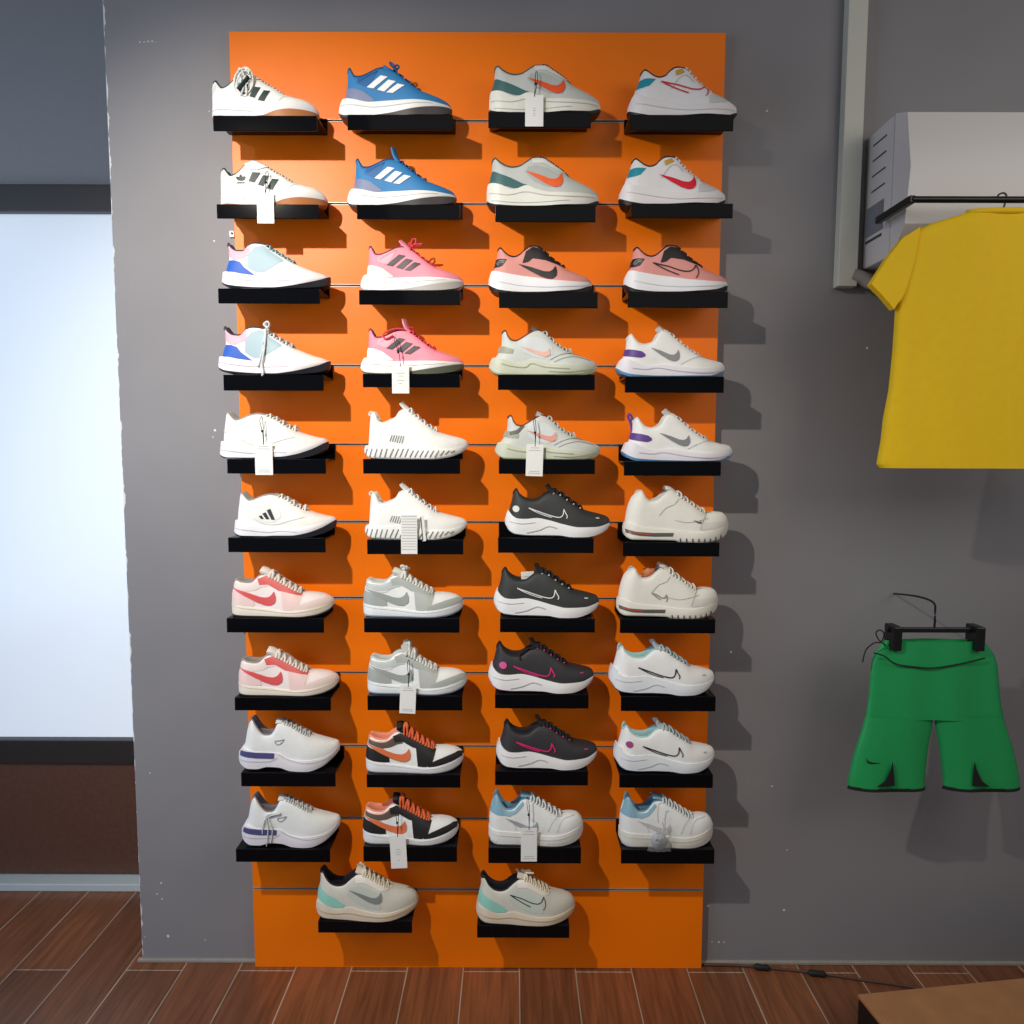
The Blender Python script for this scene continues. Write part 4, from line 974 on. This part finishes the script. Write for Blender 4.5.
htag(400.5, 416.5, 685, 713.5, (408, 660), 'white card tag on the side of the grey and white low sneaker', 2.5)
htag(389.6, 405.8, 835, 868.3, (398.5, 806), 'white card tag hanging from the black, white and orange low sneaker', -2.5, lines=((.42, .25), (.5, .35), (.58, .3), (.75, .1)))
htag(521, 537, 828, 861.5, (528, 797), 'white card tag hanging from the chunky white sneaker with pale blue heel')
# folded slim tag beside the grid-printed one
a = at(422, 516, LIPY-.006); t = thing('folded_tag', 'slim folded white tag beside the grid-printed tag', 'tag', a, 'tags hanging from the sneakers'); t.rotation_euler = (0, math.radians(-5), 0)
bm = bmesh.new(); box(bm, -.0045, .0045, -.0006, .0006, -.062, 0, .0003); meshobj('card', bm, mcard, t, smooth=False)
bm = bmesh.new(); box(bm, -.0046, -.0024, -.0012, .0, -.060, -.002); meshobj('dark_fold', bm, mat('dark_fold', (70, 70, 72), .6), t, smooth=False)
# slip standing in the opening of the black runner
a = at(528, 582, CENY); t = thing('paper_slip', 'white paper slip standing in the opening of the black runner', 'paper', a); t.rotation_euler = (0, math.radians(-4), 0)
bm = bmesh.new(); box(bm, -.0165, .0165, -.0006, .0006, -.012, .027, .0003); meshobj('card', bm, mcard, t, smooth=False)
bm = bmesh.new(); box(bm, -.010, .008, -.0011, -.0004, .014, .0152); meshobj('print_lines', bm, mprint, t, smooth=False)
# clear pouch with a grey disc
a = at(659.5, 820, LIPY-.006)
t = thing('plastic_pouch', 'clear plastic pouch with a grey disc, hung on the chunky sneaker', 'pouch', a)
bm = bmesh.new(); G = []; rnd = random.Random(2)
n = 12
for i in range(n+1):
    row = []
    for j in range(n+1):
        x = -.030+.060*i/n; z = -.080+.086*j/n
        pinch = 1-.22*(1 if j in (0,) else 0)
        row.append(bm.verts.new((x*(1+.10*math.sin(z*120)), -.004-.004*math.sin(i*PI/n)+.0016*math.sin(i*2.1+j*1.3), z)))
    G.append(row)
for i in range(n):
    for j in range(n): bm.faces.new((G[i][j], G[i+1][j], G[i+1][j+1], G[i][j+1]))
meshobj('plastic_film', bm, mat('clear_pouch_film', (230, 234, 236), .08, .6, 90, alpha=.16, spec=.9), t)
bm = bmesh.new(); tube(bm, [(0, -.003, -.056), (0, .001, -.056)], .021, 28); meshobj('disc', bm, mat('silver_grey_disc', (168, 172, 176), .4), t)
bm = bmesh.new(); pts = [(-.009+.018*i/8, -.0042, -.052+.004*math.sin(i*1.1)) for i in range(9)]; tube(bm, pts, .0012, 6); tube(bm, [(-.006, -.0042, -.062), (.006, -.0042, -.060)], .0012, 6)
meshobj('disc_mark', bm, mat('disc_mark', (120, 124, 128), .5), t)
bm = bmesh.new(); tube(bm, smoothpath([(-.004, -.006, -.004), (-.006, -.006, .02), (-.002, -.002, .042), (.004, -.002, .046)], 6), .0012, 6); tube(bm, smoothpath([(.006, -.007, -.002), (.010, -.006, -.018), (.004, -.008, -.028)], 6), .0014, 6)
meshobj('hanging_cord', bm, mat('beige_cord', (206, 190, 182), .7), t)

# ------------------------------------------------------------------ right side: trunking, hose, air conditioner, clothes
mtr = mat('cream_plastic_trunking', (196, 196, 184), .5, .05, 50, .03)
p0 = at(838, 286, WALL_Y-.03); p1 = at(857, 286, WALL_Y-.03)
bm = bmesh.new(); box(bm, p0.x, p1.x, WALL_Y-.03, WALL_Y, p0.z, 3.1, .0015)
o = meshobj('cable_trunking', bm, mtr, smooth=False); tag(o, 'cream vertical cable trunking running down the grey wall', 'cable duct')
hs = [at(852, 275, WALL_Y-.02), at(862, 278, WALL_Y-.025), at(872, 283, WALL_Y-.03), at(884, 280, WALL_Y-.04), at(896, 268, WALL_Y-.06)]
bm = bmesh.new(); hp = smoothpath(hs, 10); tube(bm, hp, [.0155+.0022*(i % 2) for i in range(len(hp))], 12)
o = meshobj('drain_hose', bm, mat('grey_ribbed_hose', (150, 142, 138), .6)); tag(o, 'grey ribbed hose between trunking and air conditioner', 'hose')
ac = at(864, 200, WALL_Y); zt = at(864, 138, WALL_Y).z; zb = at(862, 271, WALL_Y).z
t = thing('air_conditioner', 'white wall-mounted air conditioner with slotted side above the yellow shirt', 'air conditioner', (ac.x, WALL_Y, zb))
H = zt-zb; mac = mat('white_ac_plastic', (206, 202, 198), .45)
bm = bmesh.new(); box(bm, 0, .9, -.135, 0, 0, H, .008); meshobj('body', bm, mac, t, angle=30)
bm = bmesh.new()
pr = [(-.137, H), (-.19, H-.02), (-.215, H*.55), (-.20, H*.18), (-.16, .01), (-.137, 0)]
va = [bm.verts.new((0.003, y, z)) for y, z in pr]; vb = [bm.verts.new((.897, y, z)) for y, z in pr]
bm.faces.new(va); bm.faces.new(vb[::-1])
for i in range(len(pr)): bm.faces.new((va[i], va[(i+1) % len(pr)], vb[(i+1) % len(pr)], vb[i]))
meshobj('front_cover', bm, mat('ac_front_cover', (214, 210, 206), .35), t, angle=30)
mdk = mat('dark_slot', (70, 66, 64), .7)
for k in range(6):
    zz = H-.035-k*.037; bm = bmesh.new(); box(bm, -.0012, .001, -.105, -.04, zz-.0017, zz+.0017); meshobj('side_slot', bm, mdk, t, smooth=False)
bm = bmesh.new(); box(bm, -.0015, .001, -.105, -.02, .075, .145); meshobj('rating_sticker', bm, mat('grey_sticker', (120, 124, 130), .5, var=.3, vscale=200), t, smooth=False)
bm = bmesh.new(); box(bm, -.0018, .001, -.10, -.02, .060, .066); meshobj('side_slot', bm, mdk, t, smooth=False)
bm = bmesh.new(); box(bm, .06, .84, -.207, -.18, .012, .034, .003); meshobj('air_outlet', bm, mdk, t, smooth=False)

# wall rail that carries the clothes
RY = 1.655
r0 = at(893, 202.5, RY+.02); r0.y = RY
r0.x = .862
t = thing('garment_rail', 'black garment rail in front of the air conditioner', 'clothes rail', tuple(r0))
mbm = mat('black_metal', (20, 20, 20), .35, metal=.4)
bm = bmesh.new(); tube(bm, [(0, 0, 0), (.85, 0, 0)], .007, 14); meshobj('bar', bm, mbm, t, angle=40)
bm = bmesh.new(); box(bm, -.007, .007, -.004, .150, -.008, .008, .002); meshobj('end_arm', bm, mbm, t, smooth=False)
bm = bmesh.new(); box(bm, .945, .965, -.01, WALL_Y-RY, -.01, .01, .002); box(bm, .83, .95, -.008, .008, -.007, .007, .001)
meshobj('wall_arm', bm, mbm, t, smooth=False)

def garment(rows, Y, depth, seedv, m, thick=.018, wave=.0035, nx=34):
    """cloth from rows of (left, right, height) in photo pixels at depth Y"""
    bm = bmesh.new(); R = []
    zs_ = []
    for (xl, xr, y) in rows:
        a = at(xl, y, Y); c = at(xr, y, Y); zs_.append((a.x, c.x, a.z))
    fine = []
    for (a, b_) in zip(zs_, zs_[1:]):
        for k in range(5): fine.append(tuple(a[i]+(b_[i]-a[i])*k/5 for i in range(3)))
    fine.append(zs_[-1])
    rings = []
    for ri, (xa, xb, z) in enumerate(fine):
        ring = []
        for side in (1, -1):
            rng = range(nx+1) if side == 1 else range(nx-1, 0, -1)
            for i in rng:
                t_ = i/nx; x = xa+(xb-xa)*t_
                bul = thick*(math.sin(PI*t_)**.5 if 0 < t_ < 1 else 0)
                wv = wave*math.sin(x*55+seedv+math.sin(z*9)*1.2)*(.4+.6*ri/len(fine))
                ring.append(bm.verts.new((x, Y-side*bul+wv, z)))
        rings.append(ring)
    for a, b_ in zip(rings, rings[1:]):
        n = len(a)
        for i in range(n): bm.faces.new((a[i], a[(i+1) % n], b_[(i+1) % n], b_[i]))
    return bm
def recenter(o, p):
    for v in o.data.vertices: v.co -= p
my = mat('yellow_cotton', (255, 206, 4), .75, .2, 700, .06)
sp = at(1003, 225, RY)
t = thing('t_shirt', 'yellow short-sleeved shirt hanging beside the grey wall at right', 'shirt', sp)
mid = 1003; mr_ = lambda x: 2*mid-x
body = garment([(962, mr_(962), 214), (930, mr_(930), 224), (903, mr_(903), 236), (898, mr_(898), 262), (895, mr_(895), 308), (892, mr_(892), 350), (888, mr_(888), 390), (883, mr_(883), 418), (881, mr_(881), 440), (877, mr_(877), 464), (880, mr_(880), 468)], RY, 0, 1.0, my)
o = meshobj('body', body, my, t); recenter(o, sp)
for s_ in (0, 1):
    q = (lambda x: x) if s_ == 0 else mr_
    outl = [(930, 224), (898, 242), (869, 285), (891, 309), (898, 306)]
    bm = bmesh.new()
    rows_ = [((912, 231), (908, 300)), ((900, 238), (900, 306)), ((888, 256), (896, 309)), ((878, 271), (888, 303)), ((869, 285), (882, 299))]
    ring = []
    rows_ = [((915, 229), (906, 296)), ((900, 240), (899, 308)), ((886, 258), (892, 308)), ((876, 273), (881, 297)), ((869, 285), (872, 289))]
    rows_ = [((918, 228), (900, 240), (885, 260), (869, 285)), ((912, 262), (902, 272), (892, 285), (881, 297)), ((903, 292), (899, 300), (895, 305), (892, 310))]
    for sd in (1, -1):
        g = []
        for a_ in rows_:
            rr = []
            for (px_, py_) in a_:
                p = at(q(px_), py_, RY-.003); p.y = RY-.003-sd*.010; rr.append(bm.verts.new(p-sp))
            g.append(rr)
        for i in range(2):
            for k in range(3): bm.faces.new((g[i][k], g[i+1][k], g[i+1][k+1], g[i][k+1]))
        ring.append(g)
    A_, B_ = ring
    loop = lambda g: g[0]+[g[1][3]]+g[2][::-1]+[g[1][0]]
    la, lb = loop(A_), loop(B_)
    for i in range(len(la)): bm.faces.new((la[i], la[(i+1) % len(la)], lb[(i+1) % len(la)], lb[i]))
    bmesh.ops.subdivide_edges(bm, edges=bm.edges, cuts=1, use_grid_fill=True)
    meshobj('sleeve', bm, my, t, angle=70)
bm = bmesh.new(); c0 = at(1003, 213, RY)-sp
tube(bm, [(c0.x+.075*math.cos(k*PI/12), .016*math.sin(k*PI/12), c0.z-.0) for k in range(24)], .007, 8, closed=True); meshobj('collar', bm, my, t)
hp_ = at(1003, 213, RY)
t = thing('clothes_hanger', 'dark hanger holding the yellow shirt on the garment rail', 'hanger', hp_)
bm = bmesh.new(); rz = r0.z-hp_.z
tube(bm, smoothpath([(0, 0, -.01), (0, 0, rz-.02), (.006, 0, rz+.004), (0, 0, rz+.014), (-.012, 0, rz+.010), (-.016, 0, rz-.004)], 5), .002, 8); meshobj('hook', bm, mat('hanger_steel', (60, 60, 62), .3, metal=.8), t)
bm = bmesh.new(); tube(bm, smoothpath([(-.17, 0, -.045), (-.08, 0, -.018), (0, 0, -.008), (.08, 0, -.018), (.17, 0, -.045)], 5), .006, 8); meshobj('shoulder_bar', bm, mat('hanger_plastic', (30, 30, 32), .4), t)

# green shorts
SY = 1.74
mg = mat('green_polyester', (28, 158, 86), .55, .1, 500, .06); mk_ = mat('black_trim', (16, 20, 18), .7)
sp = at(930, 650, SY)
t = thing('shorts', 'green sports shorts with black hem clipped by the waist on the grey wall', 'shorts', sp)
mid2 = 934; m2 = lambda x: 2*mid2-x
o = meshobj('body', garment([(884, m2(884), 640), (874, m2(874), 654), (871, m2(871), 664), (870, m2(870), 680), (868, m2(868), 700), (865, m2(865), 718)], SY, 0, 2, mg, .016, .003), mg, t); recenter(o, sp)
for q in (lambda x: x, m2):
    g = [(865, 934, 716), (861, 932, 730), (856, 929, 745), (852, 927, 760), (848.5, 925, 778), (848, 925, 786)]
    g = [tuple(sorted((q(a_), q(b2))))+(y,) for a_, b2, y in g]
    o = meshobj('trouser_leg', garment(g, SY, 0, 2, mg, .017, .003, 20), mg, t); recenter(o, sp)
    g = [tuple(sorted((q(848), q(925))))+(785.5,), tuple(sorted((q(847.5), q(925.5))))+(789,)]
    o = meshobj('hem_band', garment(g, SY, 0, 2, mk_, .018, .003, 20), mk_, t); recenter(o, sp)
    bm = bmesh.new()
    pts = [at(q(x), y, SY-.0225)-sp for x, y in ((878, 787), (886, 781), (891, 770), (893, 762), (894, 772), (895, 786))]
    bm.faces.new([bm.verts.new(p) for p in pts]); r_ = bmesh.ops.extrude_face_region(bm, geom=bm.faces[:]); bmesh.ops.translate(bm, vec=(0, .002, 0), verts=[v for v in r_['geom'] if isinstance(v, bmesh.types.BMVert)])
    meshobj('side_vent', bm, mk_, t, smooth=False)
bm = bmesh.new(); tube(bm, smoothpath([at(x, y, SY-.020)-sp for x, y in ((874, 653), (884, 656), (896, 664), (915, 667), (934, 668), (960, 664), (985, 658))], 5), .0018, 6); meshobj('waist_seam', bm, mk_, t)
bm = bmesh.new(); tube(bm, smoothpath([at(x, y, SY-.022)-sp for x, y in ((862.5, 662), (866, 650), (874, 643), (881, 642), (884, 634), (880, 630), (876, 633), (879, 640), (886, 646))], 6), .0016, 6); meshobj('drawcord', bm, mk_, t)
bm = bmesh.new()
def wc(a, b_): p = at(866.5+a*15, 757+b_*15, SY-.0165); return p-sp
up = [Vector(p) for p in [(0, 0), (.02, .12), (.12, .28), (.35, .36), (.7, .40), (1, .42)]]; lo = [Vector(p) for p in [(0, 0), (.0, .24), (.10, .42), (.35, .48), (.7, .46), (1, .42)]]
for yy in (0, ):
    va = [bm.verts.new(wc(p.x, p.y)) for p in up]; vb = [bm.verts.new(wc(p.x, p.y)+Vector((0, 0, 0))) for p in lo]
    for i in range(5):
        vs = (va[i], va[i+1], vb[i+1], vb[i])
        try: bm.faces.new(vs)
        except ValueError: pass
bmesh.ops.remove_doubles(bm, verts=bm.verts, dist=1e-5)
meshobj('check_logo', bm, mk_, t, smooth=False)
hp_ = at(934, 634, SY)
t = thing('clip_hanger', 'black clip hanger gripping the waistband of the green shorts', 'hanger', hp_)
mh = mat('black_plastic', (18, 18, 20), .4)
bm = bmesh.new(); box(bm, -.115, .115, -.005, .005, .004, .016, .002); meshobj('bar', bm, mh, t, smooth=False)
for sx_ in (-1, 1):
    bm = bmesh.new(); box(bm, sx_*.098-.011, sx_*.098+.011, -.024, .022, -.036, .022, .003); meshobj('clip', bm, mh, t, smooth=False)
bm = bmesh.new(); tube(bm, smoothpath([(0, 0, .012), (0, 0, .05), (.012, .03, .07), (0, .08, .075), (0, WALL_Y-SY, .06)], 5), .0025, 8); meshobj('hook', bm, mat('hanger_steel', (60, 60, 62), .3, metal=.8), t)

# floor cable with two connectors, wooden platform
cp = [floor_pt(x, y, .006) for x, y in ((704, 964.5), (730, 965), (752, 966.5), (790, 970), (830, 975), (870, 981), (905, 986), (960, 996))]
t = thing('power_cable', 'thin brown cable with two black connectors lying along the wall foot', 'cable', cp[2]); bm = bmesh.new()
tube(bm, [p-cp[2] for p in smoothpath(cp, 6)], .0035, 8); meshobj('cord', bm, mat('brown_cord', (84, 56, 44), .6), t)
for (x0_, y0_, x1_, y1_) in ((754, 966.5, 770, 968), (808, 972.3, 826, 974.5)):
    bm = bmesh.new(); a = floor_pt(x0_, y0_, .009)-cp[2]; c = floor_pt(x1_, y1_, .009)-cp[2]
    tube(bm, [a, a.lerp(c, .15), a.lerp(c, .5), a.lerp(c, .85), c], [.004, .0085, .0075, .0085, .004], 10); meshobj('connector', bm, mk_, t, angle=40)
q = floor_pt(858, 994, .12)
t = thing('low_platform', 'low wooden platform with black sides in the bottom right corner', 'platform', (q.x, q.y, 0)); t.rotation_euler = (0, 0, .13)
bm = bmesh.new(); box(bm, 0, .8, -.7, 0, .110, .12, .002); meshobj('wooden_top', bm, mat('platform_wood', (178, 126, 82), .45, .2, 80, .25, vscale=14), t, smooth=False)
bm = bmesh.new(); box(bm, .001, .799, -.699, -.001, 0, .110, .001); meshobj('base', bm, mat('platform_black', (16, 14, 14), .5), t, smooth=False)
# white cable clip and wall plug beside the panel
p = at(232.5, 234.5, WALL_Y)
t = thing('wall_clip', 'small white clip with black screw on the wall left of the panel', 'clip', p)
bm = bmesh.new(); box(bm, -.006, .006, -.006, 0, -.008, .008, .0015); meshobj('plate', bm, mat('white_clip', (236, 236, 236), .5), t, smooth=False)
bm = bmesh.new(); tube(bm, [(.001, -.0075, .001), (.001, -.005, .001)], .0028, 8); meshobj('screw', bm, mk_, t)
p = at(244.5, 626, WALL_Y)
t = thing('wall_bracket', 'small black bracket on the wall beside the panel, near the pale pink sneakers', 'bracket', p)
bm = bmesh.new(); box(bm, -.006, .006, -.012, 0, -.010, .012, .002); meshobj('plate', bm, mk_, t, smooth=False)
bm = bmesh.new(); tube(bm, [(-.002, -.014, .004), (-.002, -.010, .004)], .003, 8); meshobj('screw', bm, mat('hanger_steel', (60, 60, 62), .3, metal=.8), t)

# ------------------------------------------------------------------ light
def spot(name, loc, target, e, col, size, blend, rad):
    l = bpy.data.lights.new(name, 'SPOT'); l.energy = e; l.color = col; l.spot_size = math.radians(size); l.spot_blend = blend; l.shadow_soft_size = rad
    o = bpy.data.objects.new(name, l); C.objects.link(o); o.location = loc
    o.rotation_euler = (Vector(target)-Vector(loc)).to_track_quat('-Z', 'Y').to_euler(); return o
def area(name, loc, target, e, col, sx_, sy_):
    l = bpy.data.lights.new(name, 'AREA'); l.energy = e; l.color = col; l.shape = 'RECTANGLE'; l.size = sx_; l.size_y = sy_
    o = bpy.data.objects.new(name, l); C.objects.link(o); o.location = loc
    o.rotation_euler = (Vector(target)-Vector(loc)).to_track_quat('-Z', 'Y').to_euler(); return o
KEY = (-1.08, .34, 2.56)
spot('key_spot', KEY, (-.42, 1.91, 1.34), 172, (1, .92, .80), 76, 1.0, .022)
spot('second_spot', (-1.75, .1, 2.7), (.2, 1.91, 1.2), 15, (1, .93, .84), 100, .8, .03)
area('daylight_left', (-2.2, .7, 1.5), (-.5, 1.9, 1.1), 23, (.60, .76, 1), 1.2, 2.0)
area('warm_fill_right', (1.9, .2, 2.3), (1.0, 1.9, .8), 14, (1, .93, .86), 1.4, 1.2)
area('room_fill', (.4, -.9, 2.9), (0, 1.6, 1.0), 4, (1, .95, .9), 2.4, 1.6)
w = bpy.data.worlds.new('room_ambient'); sc.world = w; w.use_nodes = True
w.node_tree.nodes['Background'].inputs[0].default_value = (.80, .84, .92, 1); w.node_tree.nodes['Background'].inputs[1].default_value = .11
